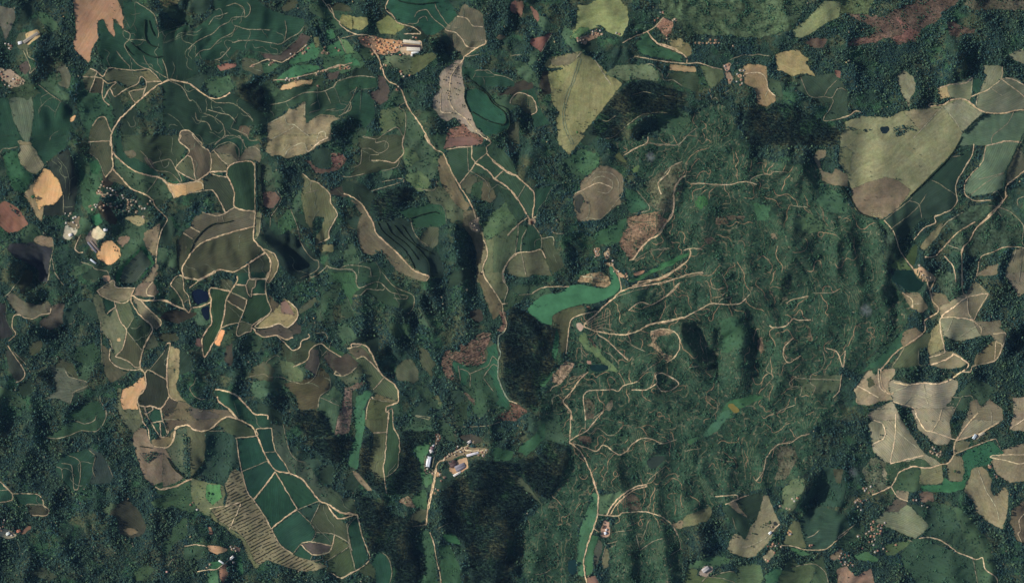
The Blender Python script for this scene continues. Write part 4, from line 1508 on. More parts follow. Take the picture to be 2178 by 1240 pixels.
add_cluster("small house in the hamlet at the left edge", "houses of the left edge hamlet", 0, 0, RR, 4.0, [30, 640, 70, 660, 100, 700, 130, 680, 150, 720, 190, 720, 60, 730, 95, 740, 200, 700, 20, 620, 90, 385, 110, 400, 95, 420, 40, 665, 160, 690], 2)
add_cluster("small house along the lane by bright green meadows", "houses along the green valley lane", 1, 0, RR, 3.6, [1080, 500, 1100, 490, 1165, 440, 1180, 430, 1210, 400, 915, 545, 930, 540, 1300, 640, 1380, 615, 1040, 690, 1100, 680, 1145, 675, 1310, 740, 1350, 460, 1365, 440, 1490, 440, 1570, 575, 755, 565], 3)
add_cluster("small house around the orange farmyard with cream sheds", "houses around the orange farmyard", 2, 0, OR, 4.2, [430, 355, 470, 360, 500, 372, 540, 400, 592, 378, 508, 452, 460, 455, 640, 468, 560, 440, 360, 440, 375, 470, 470, 562, 490, 566, 620, 640, 640, 660, 580, 770, 100, 592, 160, 582, 490, 436, 340, 330, 720, 330, 745, 335, 690, 650, 605, 405, 415, 372, 445, 385, 480, 395, 520, 388, 555, 372, 450, 420, 480, 440, 530, 425, 575, 415, 300, 350, 320, 375, 345, 390, 390, 350, 405, 400, 420, 440], 4)
add_cluster("small house between the two yellow green pastures", "houses between the top pastures", 3, 0, RR, 4.2, [715, 365, 735, 358, 760, 350, 745, 378, 870, 290, 890, 300, 880, 316, 905, 272, 840, 300, 1040, 295, 1065, 305], 5)
add_cluster("small house at the reddish clearing near the top", "houses at the red clearing", 3, 0, RR, 4.0, [1368, 185, 1415, 118, 1520, 190, 1535, 180, 1470, 340], 6)
add_cluster("small house in the straight row near the top", "row of identical small houses", 4, 0, [(200, 160, 130)], 3.2, [310, 378, 345, 378, 376, 378, 410, 379, 440, 379, 475, 379, 508, 378], 7)
add_cluster("small house in the cluster west of the brown field", "houses west of the brown field", 4, 0, RR, 4.0, [560, 572, 590, 560, 570, 600, 680, 655, 700, 690, 690, 735, 660, 705, 705, 720, 720, 610, 690, 610, 665, 640, 720, 655, 600, 690, 440, 350, 480, 352, 630, 400], 8)
add_cluster("small house at the head of the green lake", "houses by the green lake", 3, 1, PR, 4.0, [870, 980, 882, 1000, 952, 1022, 985, 1085, 1012, 1092, 1042, 1162, 1062, 1152, 975, 960, 1110, 1190, 960, 1000], 9)
add_cluster("small house on the orange yard by the eastern pond", "houses beside the eastern pond", 5, 1, PR, 4.0, [690, 1100, 720, 1180, 790, 1205, 700, 1150, 745, 1200], 10)
add_cluster("small house on the pale yard of the middle ridge", "houses of the middle ridge yard", 2, 1, PR, 4.0, [1218, 745, 1240, 760, 1270, 700, 1262, 800], 11)
add_cluster("small house along the lanes above the cream farmyard", "houses along the branching lanes", 2, 3, RR, 4.0, [830, 340, 850, 330, 880, 312, 905, 300, 930, 290, 950, 272, 860, 316, 920, 262, 1110, 302, 1092, 300, 1072, 284, 1122, 286, 940, 300, 900, 322, 960, 292, 1010, 305, 1030, 232], 12)
add_cluster("small house on the orange patch above the white sheds", "houses on the orange patch", 2, 3, RR, 4.0, [770, 190, 780, 208, 768, 240, 790, 190], 13)
add_cluster("small house by the valley road below the white sheds", "houses beside the valley road", 2, 3, RR, 4.0, [762, 560, 782, 570, 792, 460, 690, 432, 720, 442, 800, 505], 14)
add_cluster("small house in the lower left forest hamlet", "houses of the forest hamlet", 0, 3, PR, 4.4, [40, 800, 30, 858, 96, 892, 20, 840, 110, 870], 15)
add_cluster("pink walled house standing alone on the lower left grass slope", "lone pink house", 0, 3, [(190, 150, 135)], 6.0, [1200, 1150], 16)
add_cluster("small house by the stream in the lower left meadow", "houses beside the lower left stream", 1, 3, RR, 4.4, [210, 660, 240, 710, 500, 1082, 315, 1115, 505, 985, 515, 1002], 17)
add_cluster("small house south of the pale striped hill", "houses south of the striped hill", 5, 3, RR, 4.2, [150, 640, 170, 650, 182, 662, 210, 560, 230, 590, 150, 690, 240, 545, 200, 575], 18)
add_cluster("small house of the village below the square crop", "houses of the square crop village", 5, 3, RR, 4.2, [240, 810, 290, 830, 285, 880, 240, 900, 270, 920, 300, 815, 210, 880, 260, 960, 290, 1000, 270, 1010, 330, 985, 420, 960, 150, 900, 250, 850, 310, 860, 230, 940, 180, 985, 320, 820], 19)
add_cluster("small house above the pink field at the bottom", "houses above the pink bottom field", 5, 3, RR, 4.2, [40, 1050, 60, 1080, 110, 1105, 30, 1080, 80, 1105, 20, 1040, 60, 1050], 20)
add_cluster("small house in the grove east of the triangular plot", "houses in the dark grove", 5, 3, PR, 4.0, [700, 300, 720, 312, 690, 282, 665, 300, 735, 320, 712, 322, 680, 268], 21)
add_cluster("small house by the tan field at the right edge", "houses by the right edge field", 5, 3, RR, 4.0, [1090, 402, 1120, 460, 1135, 475, 1080, 395], 22)
add_cluster("small house by the brown knoll under the green valley", "houses near the brown knoll", 5, 3, PR, 4.0, [560, 640, 540, 640, 600, 680, 640, 690], 23)
add_cluster("small house by the lane around the tan pasture", "houses south of the tan pasture", 4, 3, RR, 4.2, [830, 965, 850, 950, 800, 972, 760, 1062, 1090, 960, 820, 1012, 960, 645, 862, 682, 805, 832, 905, 700, 925, 872, 1075, 965], 24)

for (label, group, c, r, roofs, size, pts, seed) in CLUSTERS:
    g_ = random.Random(seed + 300)
    for x, y in pts:
        n_ = 9
        rr_ = g_.uniform(2.6, 4.6)
        FIELDS.append(['yd', g_.choice([(150, 128, 104), (134, 118, 96), (116, 110, 88), (160, 132, 106)]), np.array([(x + rr_ * g_.uniform(0.6, 1.3) * math.cos(2 * math.pi * i / n_), y + rr_ * g_.uniform(0.5, 1.1) * math.sin(2 * math.pi * i / n_)) for i in range(n_)])])

def widen(p, d):
    x, y = p[:, 0], p[:, 1]
    sgn = 1 if np.dot(x, np.roll(y, -1)) - np.dot(y, np.roll(x, -1)) > 0 else -1
    t = np.roll(p, -1, axis=0) - np.roll(p, 1, axis=0)
    t /= np.maximum(np.hypot(t[:, 0], t[:, 1])[:, None], 1e-6)
    return p + sgn * d * np.column_stack([t[:, 1], -t[:, 0]])
for f in FIELDS:
    if f[0] in ('cs', 'tn', 'ct', 'br', 'cg', 'cd', 'ce', 'pa', 'gd'):
        east = f[2][:, 0].mean() > 1800 and f[2][:, 1].mean() > 560
        f[2] = widen(f[2], 3.0 if east and f[0] != 'gd' else 1.0)

# ---------------------------------------------------------------- rasters over the whole site (1 cell = 1 photograph pixel)
PAD = 160
GW, GH = PW + 2 * PAD, PH + 2 * PAD
def fill(mask, poly, val=1):
    xs, ys = poly[:, 0] + PAD, poly[:, 1] + PAD
    y0, y1 = max(0, int(ys.min())), min(GH - 1, int(ys.max()) + 1)
    x2, y2 = np.roll(xs, -1), np.roll(ys, -1)
    for y in range(y0, y1 + 1):
        yc = y + 0.5
        m = ((ys <= yc) & (y2 > yc)) | ((y2 <= yc) & (ys > yc))
        if not m.any():
            continue
        xi = np.sort(xs[m] + (yc - ys[m]) * (x2[m] - xs[m]) / (y2[m] - ys[m]))
        for a, b in zip(xi[0::2], xi[1::2]):
            ia, ib = max(0, int(math.ceil(a - 0.5))), min(GW, int(math.floor(b + 0.5)))
            if ib > ia:
                mask[y, ia:ib] = val
def poly_area(p):
    x, y = p[:, 0], p[:, 1]
    return 0.5 * abs(np.dot(x, np.roll(y, 1)) - np.dot(y, np.roll(x, 1)))
def chaikin(p, closed, n=1):
    for _ in range(n):
        q = np.roll(p, -1, axis=0) if closed else p[1:]
        b = p if closed else p[:-1]
        a1, a2 = b * 0.78 + q * 0.22, b * 0.22 + q * 0.78
        out = np.empty((len(a1) * 2, 2))
        out[0::2], out[1::2] = a1, a2
        p = out if closed else np.vstack([p[:1], out, p[-1:]])
    return p
def round_corners(p, d=2.2):
    out = []
    n = len(p)
    for i in range(n):
        a, b, c = p[i - 1], p[i], p[(i + 1) % n]
        la, lc = np.hypot(*(a - b)), np.hypot(*(c - b))
        out.append(b + (a - b) * min(d, 0.3 * la) / max(la, 1e-6))
        out.append(b + (c - b) * min(d, 0.3 * lc) / max(lc, 1e-6))
    return np.array(out)
def smooth_line(p, sub=6):
    q = np.vstack([2 * p[0] - p[1], p, 2 * p[-1] - p[-2]])
    out = []
    for i in range(1, len(q) - 2):
        p0, p1, p2, p3 = q[i - 1], q[i], q[i + 1], q[i + 2]
        for t in np.arange(sub) / sub:
            out.append(0.5 * (2 * p1 + (p2 - p0) * t * 0.8 + (2 * p0 - 5 * p1 + 4 * p2 - p3) * t * t * 0.8 + (-p0 + 3 * p1 - 3 * p2 + p3) * t ** 3 * 0.8)
                       + (p2 - p1) * 0.2 * t)
    out.append(p[-1])
    return np.array(out)
def resample(p, step, closed=False):
    if closed:
        p = np.vstack([p, p[:1]])
    d = np.hypot(*(p[1:] - p[:-1]).T)
    keep = np.concatenate([[True], d > 1e-6])
    p = p[keep]
    d = np.hypot(*(p[1:] - p[:-1]).T)
    s = np.concatenate([[0], np.cumsum(d)])
    n = max(2, int(round(s[-1] / step)) + 1)
    t = np.linspace(0, s[-1], n)
    o = np.column_stack([np.interp(t, s, p[:, 0]), np.interp(t, s, p[:, 1])])
    return o[:-1] if closed else o
# small plots of crops and grass filling the farmed western hills
def mosaic():
    m = np.zeros((GH, GW), np.uint8)
    for code, col, p in FIELDS:
        fill(m, p)
    for p in EUC + WOODS:
        fill(m, p)
    g_ = random.Random(91)
    out, cen = [], []
    tries = 0
    while len(out) < 120 and tries < 6000:
        tries += 1
        x, y = g_.uniform(10, 1290), g_.uniform(5, 1100)
        if x < 430 and y > 850 or x > 1150 and y > 330 or m[int(y) + PAD, int(x) + PAD]:
            continue
        if any(math.hypot(x - a, y - b) < 31 for a, b in cen):
            continue
        n_ = 11
        R_ = g_.uniform(15, 27)
        st = g_.uniform(0, 3.14)
        el = g_.uniform(1.0, 1.7)
        pts = []
        for i in range(n_):
            a = 2 * math.pi * i / n_
            q = R_ * g_.uniform(0.7, 1.2)
            u, v = q * math.cos(a) * el, q * math.sin(a) / el
            pts.append((x + u * math.cos(st) - v * math.sin(st), y + u * math.sin(st) + v * math.cos(st)))
        cen.append((x, y))
        code = g_.choice(['cg', 'cg', 'gd', 'gd', 'ct', 'cd', 'gd'])
        col = {'cg': (44, 64, 55), 'gd': (56, 77, 61), 'ct': (68, 75, 60), 'cd': (60, 60, 55)}[code]
        k = g_.uniform(0.88, 1.14)
        out.append([code, tuple(v * k for v in col), np.array(pts), 'mosaic'])
    return out
FIELDS += mosaic()
fy = np.fft.fftfreq(GH // 2)[:, None] * 2 * math.pi / 4.0      # radians per metre on the 4 m grid
fx = np.fft.rfftfreq(GW // 2)[None, :] * 2 * math.pi / 4.0
K2 = fx ** 2 + fy ** 2
def blur4(a, sig):
    return np.fft.irfft2(np.fft.rfft2(a) * np.exp(-0.5 * K2 * sig * sig), s=a.shape)
def band(seed, wl, an=1.0):
    r = np.random.default_rng(seed).normal(size=(GH // 2, GW // 2))
    k0 = 2 * math.pi / wl
    kk = np.sqrt((fx ** 2) + (fy * an) ** 2)
    f = np.fft.rfft2(r) * np.exp(-((kk - k0) / (0.45 * k0)) ** 2)
    a = np.fft.irfft2(f, s=r.shape)
    return a / a.std()
def half(m):
    return m.reshape(GH // 2, 2, GW // 2, 2).mean(axis=(1, 3))

# relief: dark D patches get steep east-facing slopes, shaped to put them in shade
dk = np.zeros((GH, GW), np.float32)
for p in sorted(DARK, key=poly_area):
    fill(dk, p, 1.0 if poly_area(p) > 900 else 0.58)
ca, sa = math.cos(SUN_AZ), math.sin(SUN_AZ)
ks = fx * ca + fy * sa                     # along the sun's ground track, rows run south
kt = -fx * sa + fy * ca
mk = half(dk)
want = -0.85 * mk
src = -blur4(mk, 3.5)
def solve(src):
    Hs = np.fft.rfft2(src) * (-1j * ks) / (ks ** 2 + 0.25 * kt ** 2 + (2 * math.pi / 600.0) ** 2)
    return np.fft.irfft2(Hs, s=src.shape)
for _ in range(5):
    hh = solve(src)
    gs = np.gradient(hh, 4.0, axis=1) * ca + np.gradient(hh, 4.0, axis=0) * sa
    src = src + 0.8 * blur4(np.clip((want - gs) * mk, -1.2, 0.6), 3.5)
hh = solve(src)
opn = np.zeros((GH, GW), np.float32)
for code, col, p, *_x in FIELDS:
    fill(opn, p, {'sc': 0.35, 'gm': 0.2, 'cg': 0.35, 'cd': 0.4, 'gd': 0.3, 'cut': 0.3}.get(code, 0.8))
for p in EUC:
    fill(opn, p, 0.75)
rough = 1.0 - blur4(half(opn), 22.0)
b1 = np.abs(band(3, 330, 1.5))
b2 = 1.2 - np.abs(band(4, 150, 1.4))
b3 = np.abs(band(6, 70, 1.2))
hh += (0.45 + 0.55 * rough) * 20.0 * b1 + rough * (5.0 * b2 * (0.4 + 0.6 * b1) + 2.4 * b3) + rough * 0.5 * band(5, 40)
hh = blur4(hh, 3.0)
def erode(h, mask, rounds=10, its=26, K=1.5):
    nb = [(-1, -1), (-1, 0), (-1, 1), (0, -1), (0, 1), (1, -1), (1, 0), (1, 1)]
    h = h + 0.25 * np.random.default_rng(8).normal(size=h.shape)
    A = np.ones_like(h)
    for _ in range(rounds):
        W, tot, smax = [], np.zeros_like(h), np.zeros_like(h)
        for dy, dx in nb:
            d = 8.0 * math.hypot(dx, dy)
            sl_ = np.maximum(0, (h - np.roll(h, (-dy, -dx), (0, 1))) / d)
            smax = np.maximum(smax, sl_)
            w = sl_ ** 2.2
            W.append(w)
            tot += w
        tot[tot < 1e-12] = 1e9
        W = [w / tot for w in W]
        for _ in range(its):
            inn = np.ones_like(h)
            for (dy, dx), w in zip(nb, W):
                inn += np.roll(A * w, (dy, dx), (0, 1))
            A = np.minimum(inn, 4000)
        e = K * np.sqrt(A) * np.minimum(smax, 0.8) * mask
        h = h - np.clip(e, 0, 4.0)
        h = h + 0.06 * (np.roll(h, 1, 0) + np.roll(h, -1, 0) + np.roll(h, 1, 1) + np.roll(h, -1, 1) - 4 * h)
    return h
hq = hh.reshape(GH // 4, 2, GW // 4 if GW % 4 == 0 else -1, 2).mean(axis=(1, 3)) if GW % 4 == 0 else hh[:, :GW // 2 // 2 * 2].reshape(GH // 4, 2, -1, 2).mean(axis=(1, 3))
mq = rough[:, :hq.shape[1] * 2].reshape(GH // 4, 2, -1, 2).mean(axis=(1, 3))
dq = erode(hq, 0.25 + 0.75 * mq) - hq
up = np.repeat(np.repeat(dq, 2, 0), 2, 1)
if up.shape[1] < hh.shape[1]:
    up = np.hstack([up, np.repeat(up[:, -1:], hh.shape[1] - up.shape[1], 1)])
hh = hh + blur4(up, 3.5)
print("erosion", dq.min(), dq.mean(), dq.std())
hh -= hh.min()
pm_all = []
for col, p in PONDS:
    m = np.zeros((GH, GW), np.float32)
    fill(m, p)
    mh = half(m)
    lev = float(np.percentile(hh[mh > 0.5], 25))
    wgt = np.clip(blur4((blur4(mh, 7.0) > 0.12).astype(float), 5.0) * 1.25, 0, 1)
    hh = hh * (1 - wgt) + (lev - 1.6) * wgt
    pm_all.append(lev)
yd = np.zeros((GH, GW), np.float32)
def hpx(x, y):
    """ground height at photograph pixel (x, y)"""
    u = np.clip((np.asarray(x, float) + PAD) / 2 - 0.5, 0, GW // 2 - 1.001)
    v = np.clip((np.asarray(y, float) + PAD) / 2 - 0.5, 0, GH // 2 - 1.001)
    i, j = u.astype(int), v.astype(int)
    a, b = u - i, v - j
    return (hh[j, i] * (1 - a) * (1 - b) + hh[j, i + 1] * a * (1 - b) + hh[j + 1, i] * (1 - a) * b + hh[j + 1, i + 1] * a * b)
def wx(x):
    return (np.asarray(x, float) - PW / 2) * S
def wy(y):
    return (PH / 2 - np.asarray(y, float)) * S

# ---------------------------------------------------------------- materials
KL = 0.95                                  # light on open ground
VEIL = np.array([0.004, 0.007, 0.011])
def lin(c):
    c = np.asarray(c, float) / 255.0
    return np.where(c <= 0.04045, c / 12.92, ((c + 0.055) / 1.055) ** 2.4)
def alb(c, k=1.0):
    v = np.clip((lin(c) - VEIL) / KL * k, 0.004, 0.82)
    return (float(v[0]), float(v[1]), float(v[2]), 1.0)
def new_mat(name, rough=0.95):
    m = bpy.data.materials.new(name)
    m.use_nodes = True
    nt = m.node_tree
    b = nt.nodes["Principled BSDF"]
    b.inputs["Roughness"].default_value = rough
    b.inputs["Specular IOR Level"].default_value = 0.12
    return m, nt, b
def N(nt, t, **kw):
    n = nt.nodes.new(t)
    for k, v in kw.items():
        setattr(n, k, v)
    return n
def math_node(nt, op, a, b=None, c=None, clamp=False):
    n = N(nt, "ShaderNodeMath", operation=op, use_clamp=clamp)
    for i, v in enumerate((a, b, c)):
        if v is None:
            continue
        if isinstance(v, (int, float)):
            n.inputs[i].default_value = v
        else:
            nt.links.new(v, n.inputs[i])
    return n.outputs[0]
def noise(nt, pos, scale, detail=3.0, rough=0.6):
    n = N(nt, "ShaderNodeTexNoise")
    n.inputs["Scale"].default_value = scale
    n.inputs["Detail"].default_value = detail
    n.inputs["Roughness"].default_value = rough
    nt.links.new(pos, n.inputs["Vector"])
    return n.outputs["Fac"]
def ramp(nt, f, a, b, lo, hi):
    n = N(nt, "ShaderNodeMapRange")
    n.inputs[1].default_value, n.inputs[2].default_value = a, b
    n.inputs[3].default_value, n.inputs[4].default_value = lo, hi
    nt.links.new(f, n.inputs[0])
    return n.outputs[0]
def scale_col(nt, col, f):
    n = N(nt, "ShaderNodeVectorMath", operation='SCALE')
    nt.links.new(col, n.inputs[0])
    nt.links.new(f, n.inputs["Scale"])
    return n.outputs[0]
def mix_col(nt, f, a, b):
    n = N(nt, "ShaderNodeMix", data_type='RGBA')
    for s, v in ((0, f), (6, a), (7, b)):
        if isinstance(v, (tuple, float, int)):
            n.inputs[s].default_value = v
        else:
            nt.links.new(v, n.inputs[s])
    return n.outputs[2]
def land_mat(name, streak=0.16, margin=0.5, contour=0.0, patch=False, rows=0.0, mott=0.0, var=0.22, tanspeck=0.0, grain=0.16, warm=(1.12, 1.0, 0.9, 1)):
    """colour of the patch comes from the object, with clumps, wear, grain and crop rows"""
    m, nt, b = new_mat(name)
    geo = N(nt, "ShaderNodeNewGeometry")
    pos = geo.outputs["Position"]
    oi = N(nt, "ShaderNodeObjectInfo")
    col = oi.outputs["Color"]
    off = N(nt, "ShaderNodeVectorMath", operation='ADD')
    sc = N(nt, "ShaderNodeVectorMath", operation='SCALE')
    cx = N(nt, "ShaderNodeCombineXYZ")
    nt.links.new(oi.outputs["Random"], cx.inputs[0])
    nt.links.new(oi.outputs["Random"], cx.inputs[1])
    nt.links.new(cx.outputs[0], sc.inputs[0])
    sc.inputs["Scale"].default_value = 900.0
    nt.links.new(pos, off.inputs[0])
    nt.links.new(sc.outputs[0], off.inputs[1])
    P = off.outputs[0]
    big = noise(nt, P, 0.011, 3, 0.6)
    mid = noise(nt, P, 0.05, 3, 0.65)
    fine = noise(nt, P, 0.22, 3, 0.7)
    w = N(nt, "ShaderNodeVectorMath", operation='MULTIPLY')
    nt.links.new(col, w.inputs[0])
    w.inputs[1].default_value = warm[:3]
    col = mix_col(nt, ramp(nt, mid, 0.38, 0.68, 0, 0.75), col, w.outputs[0])
    w2 = N(nt, "ShaderNodeVectorMath", operation='MULTIPLY')
    nt.links.new(col, w2.inputs[0])
    w2.inputs[1].default_value = (0.9, 1.0, 0.88)
    col = mix_col(nt, ramp(nt, noise(nt, P, 0.021, 3, 0.6), 0.4, 0.65, 0, 0.8), col, w2.outputs[0])
    col = scale_col(nt, col, ramp(nt, big, 0.3, 0.7, 1 - var, 1 + var))
    col = scale_col(nt, col, ramp(nt, fine, 0.25, 0.75, 1 - grain, 1 + grain))
    if patch:
        for q, (sc_, cc) in enumerate(((0.007, (84, 88, 66)), (0.009, (54, 86, 62)), (0.012, (64, 72, 56)))):
            sh = N(nt, "ShaderNodeVectorMath", operation='ADD')
            nt.links.new(P, sh.inputs[0])
            sh.inputs[1].default_value = (1700.0 * q, 900.0 * q, 0)
            col = mix_col(nt, ramp(nt, noise(nt, sh.outputs[0], sc_, 4, 0.62), 0.54, 0.62, 0, 0.8), col, alb(cc))
    if mott:
        mm = noise(nt, P, 0.085, 4, 0.75)
        col = scale_col(nt, col, ramp(nt, mm, 0.4, 0.62, 1 - mott, 1 + mott * 0.8))
    if tanspeck:
        sp = noise(nt, P, 0.06, 4, 0.8)
        col = mix_col(nt, ramp(nt, sp, 0.575, 0.66, 0, tanspeck), col, alb((128, 116, 94)))
    if rows:
        at = N(nt, "ShaderNodeAttribute", attribute_name="row", attribute_type='GEOMETRY')
        wob = math_node(nt, 'MULTIPLY_ADD', mid, 5.0, at.outputs["Fac"])
        sn = math_node(nt, 'SINE', math_node(nt, 'MULTIPLY', wob, 2 * math.pi / 7.5))
        col = scale_col(nt, col, math_node(nt, 'MULTIPLY_ADD', sn, rows, 1.0))
    if streak:
        rt = N(nt, "ShaderNodeAttribute", attribute_name="row", attribute_type='GEOMETRY')
        cv = N(nt, "ShaderNodeCombineXYZ")
        nt.links.new(math_node(nt, 'MULTIPLY', rt.outputs["Fac"], 0.11), cv.inputs[0])
        nt.links.new(math_node(nt, 'MULTIPLY', big, 6.0), cv.inputs[1])
        nt.links.new(oi.outputs["Random"], cv.inputs[2])
        col = scale_col(nt, col, ramp(nt, noise(nt, cv.outputs[0], 1.0, 3, 0.7), 0.3, 0.7, 1 - streak, 1 + streak))
    if margin:
        ea = N(nt, "ShaderNodeAttribute", attribute_name="edge", attribute_type='GEOMETRY')
        en = math_node(nt, 'MULTIPLY_ADD', noise(nt, P, 0.13, 3, 0.7), 1.5, math_node(nt, 'ADD', ea.outputs["Fac"], -0.75))
        col = mix_col(nt, ramp(nt, en, -0.05, 0.4, margin, 0.0), col, alb((60, 72, 58)))
    if contour:
        ra = N(nt, "ShaderNodeAttribute", attribute_name="row", attribute_type='GEOMETRY')
        ph = math_node(nt, 'MULTIPLY_ADD', mid, 3.0, ra.outputs["Fac"])
        sn = math_node(nt, 'SINE', math_node(nt, 'MULTIPLY', ph, 2 * math.pi / 7.0))
        ln_ = ramp(nt, sn, 0.86, 0.97, 0.0, 1.0)
        gate = ramp(nt, noise(nt, P, 0.016, 3, 0.6), 0.44, 0.56, 0.0, contour)
        col = mix_col(nt, math_node(nt, 'MULTIPLY', ln_, gate), col, alb((120, 112, 88)))
    nt.links.new(col, b.inputs["Base Color"])
    bp = N(nt, "ShaderNodeBump")
    bp.inputs["Strength"].default_value = 0.6
    bp.inputs["Distance"].default_value = 1.2
    nt.links.new(fine, bp.inputs["Height"])
    nt.links.new(bp.outputs[0], b.inputs["Normal"])
    return m
M = {}
M['rows'] = land_mat("crop_rows_faint", rows=0.08)
M['strong'] = land_mat("crop_rows_clear", rows=0.13)
M['plain'] = land_mat("open_ground", grain=0.16, var=0.2, mott=0.12)
M['soil'] = land_mat("bare_soil", margin=0.5, grain=0.10, var=0.12, warm=(1.12, 0.95, 0.85, 1))
M['grass'] = land_mat("meadow_grass", grain=0.22, var=0.25)
M['mott'] = land_mat("rough_ground", mott=0.45, var=0.25, grain=0.25)
M['scrub'] = land_mat("scrub_ground", streak=0, contour=0.6, mott=0.35, var=0.3, tanspeck=0.7, grain=0.25)
M['road'] = land_mat("dirt_track", streak=0, margin=0.0, mott=0.4, grain=0.25, var=0.2, warm=(1.08, 0.98, 0.9, 1))
M['ground'] = land_mat("forest_floor", streak=0, margin=0.0, patch=True, mott=0.3, var=0.3, grain=0.3)
def leaf_mat(name, var=0.45, hue=(1.5, 1.15, 0.6), k=1.0):
    m, nt, b = new_mat(name, 0.8)
    at = N(nt, "ShaderNodeAttribute", attribute_name="tint", attribute_type='INSTANCER')
    oi = N(nt, "ShaderNodeObjectInfo")
    col = at.outputs["Color"]
    w = N(nt, "ShaderNodeVectorMath", operation='MULTIPLY')
    nt.links.new(col, w.inputs[0])
    w.inputs[1].default_value = hue
    col = mix_col(nt, ramp(nt, oi.outputs["Random"], 0.6, 1.0, 0, 0.6), col, w.outputs[0])
    col = scale_col(nt, col, ramp(nt, oi.outputs["Random"], 0, 1, (1 - var) * k, (1 + var) * k))
    geo = N(nt, "ShaderNodeNewGeometry")
    fn = noise(nt, geo.outputs["Position"], 0.9, 2, 0.7)
    col = scale_col(nt, col, ramp(nt, fn, 0.3, 0.7, 0.72, 1.28))
    nt.links.new(col, b.inputs["Base Color"])
    bp = N(nt, "ShaderNodeBump")
    bp.inputs["Strength"].default_value = 0.8
    bp.inputs["Distance"].default_value = 1.0
    nt.links.new(fn, bp.inputs["Height"])
    nt.links.new(bp.outputs[0], b.inputs["Normal"])
    return m
M['leaf'] = leaf_mat("scattered_foliage")
def solid_leaf(name):
    m, nt, b = new_mat(name, 0.8)
    oi = N(nt, "ShaderNodeObjectInfo")
    geo = N(nt, "ShaderNodeNewGeometry")
    fn = noise(nt, geo.outputs["Position"], 0.5, 3, 0.7)
    col = scale_col(nt, oi.outputs["Color"], ramp(nt, fn, 0.25, 0.75, 0.55, 1.5))
    nt.links.new(col, b.inputs["Base Color"])
    return m
M['crown'] = solid_leaf("tree_foliage")
m, nt, b = new_mat("bark")
b.inputs["Base Color"].default_value = (0.11, 0.085, 0.06, 1)
geo = N(nt, "ShaderNodeNewGeometry")
nt.links.new(scale_col(nt, mix_col(nt, noise(nt, geo.outputs["Position"], 1.5), (0.07, 0.055, 0.04, 1), (0.10, 0.10, 0.075, 1)), math_node(nt, 'ADD', 1.0, 0.0)), b.inputs["Base Color"])
M['bark'] = m
def built_mat(name, rough=0.7, stripes=0.0):
    m, nt, b = new_mat(name, rough)
    oi = N(nt, "ShaderNodeObjectInfo")
    tcn = N(nt, "ShaderNodeTexCoord")
    geo = N(nt, "ShaderNodeNewGeometry")
    fn = noise(nt, geo.outputs["Position"], 0.35, 4, 0.7)
    col = scale_col(nt, oi.outputs["Color"], ramp(nt, fn, 0.25, 0.75, 0.72, 1.2))
    nt.links.new(col, b.inputs["Base Color"])
    return m
M['roof'] = built_mat("roof_sheet", 0.6)
M['wall'] = built_mat("rendered_wall", 0.9)
M['wood'] = built_mat("painted_wood", 0.6)
m, nt, b = new_mat("window_glass", 0.15)
b.inputs["Base Color"].default_value = (0.03, 0.04, 0.05, 1)
M['glass'] = m
def water_mat():
    m, nt, b = new_mat("pond_water", 0.12)
    oi = N(nt, "ShaderNodeObjectInfo")
    geo = N(nt, "ShaderNodeNewGeometry")
    n1 = noise(nt, geo.outputs["Position"], 0.02, 4, 0.65)
    n2 = noise(nt, geo.outputs["Position"], 0.3, 3, 0.6)
    col = scale_col(nt, oi.outputs["Color"], ramp(nt, n1, 0.3, 0.7, 0.75, 1.25))
    nt.links.new(col, b.inputs["Base Color"])
    b.inputs["Specular IOR Level"].default_value = 0.3
    bp = N(nt, "ShaderNodeBump")
    bp.inputs["Strength"].default_value = 0.15
    bp.inputs["Distance"].default_value = 0.1
    nt.links.new(n2, bp.inputs["Height"])
    nt.links.new(bp.outputs[0], b.inputs["Normal"])
    return m
M['water'] = water_mat()

def mesh_np(name, V, F, mat=None, smooth=False):
    me = bpy.data.meshes.new(name)
    V = np.asarray(V, np.float32)
    F = np.asarray(F, np.int32)
    k = F.shape[1]
    me.vertices.add(len(V))
    me.vertices.foreach_set("co", V.ravel())
    me.loops.add(F.size)
    me.loops.foreach_set("vertex_index", F.ravel())
    me.polygons.add(len(F))
    me.polygons.foreach_set("loop_start", np.arange(0, F.size, k, dtype=np.int32))
    if smooth:
        me.polygons.foreach_set("use_smooth", np.ones(len(F), bool))
    me.update(calc_edges=True)
    if mat:
        me.materials.append(mat)
    return me
def link(name, me, parent=None, color=None, **props):
    o = bpy.data.objects.new(name, me)
    C.objects.link(o)
    if parent is not None:
        o.parent = parent
    if color is not None:
        o.color = color
    for k, v in props.items():
        o[k] = v
    return o

# ---------------------------------------------------------------- ground
GS = 3.0                                   # photograph pixels per ground cell
gxs = np.arange(-PAD + 2, PW + PAD - 2 + 0.1, GS)
gys = np.arange(-PAD + 2, PH + PAD - 2 + 0.1, GS)
XX, YY = np.meshgrid(gxs, gys)
V = np.column_stack([wx(XX).ravel(), wy(YY).ravel(), hpx(XX, YY).ravel()])
nx, ny = len(gxs), len(gys)
idx = np.arange(nx * ny).reshape(ny, nx)
F = np.column_stack([idx[1:, :-1].ravel(), idx[1:, 1:].ravel(), idx[:-1, 1:].ravel(), idx[:-1, :-1].ravel()])
link("hilly_ground", mesh_np("hilly_ground", V, F, M['ground'], True), color=alb((44, 64, 58)), kind="structure")

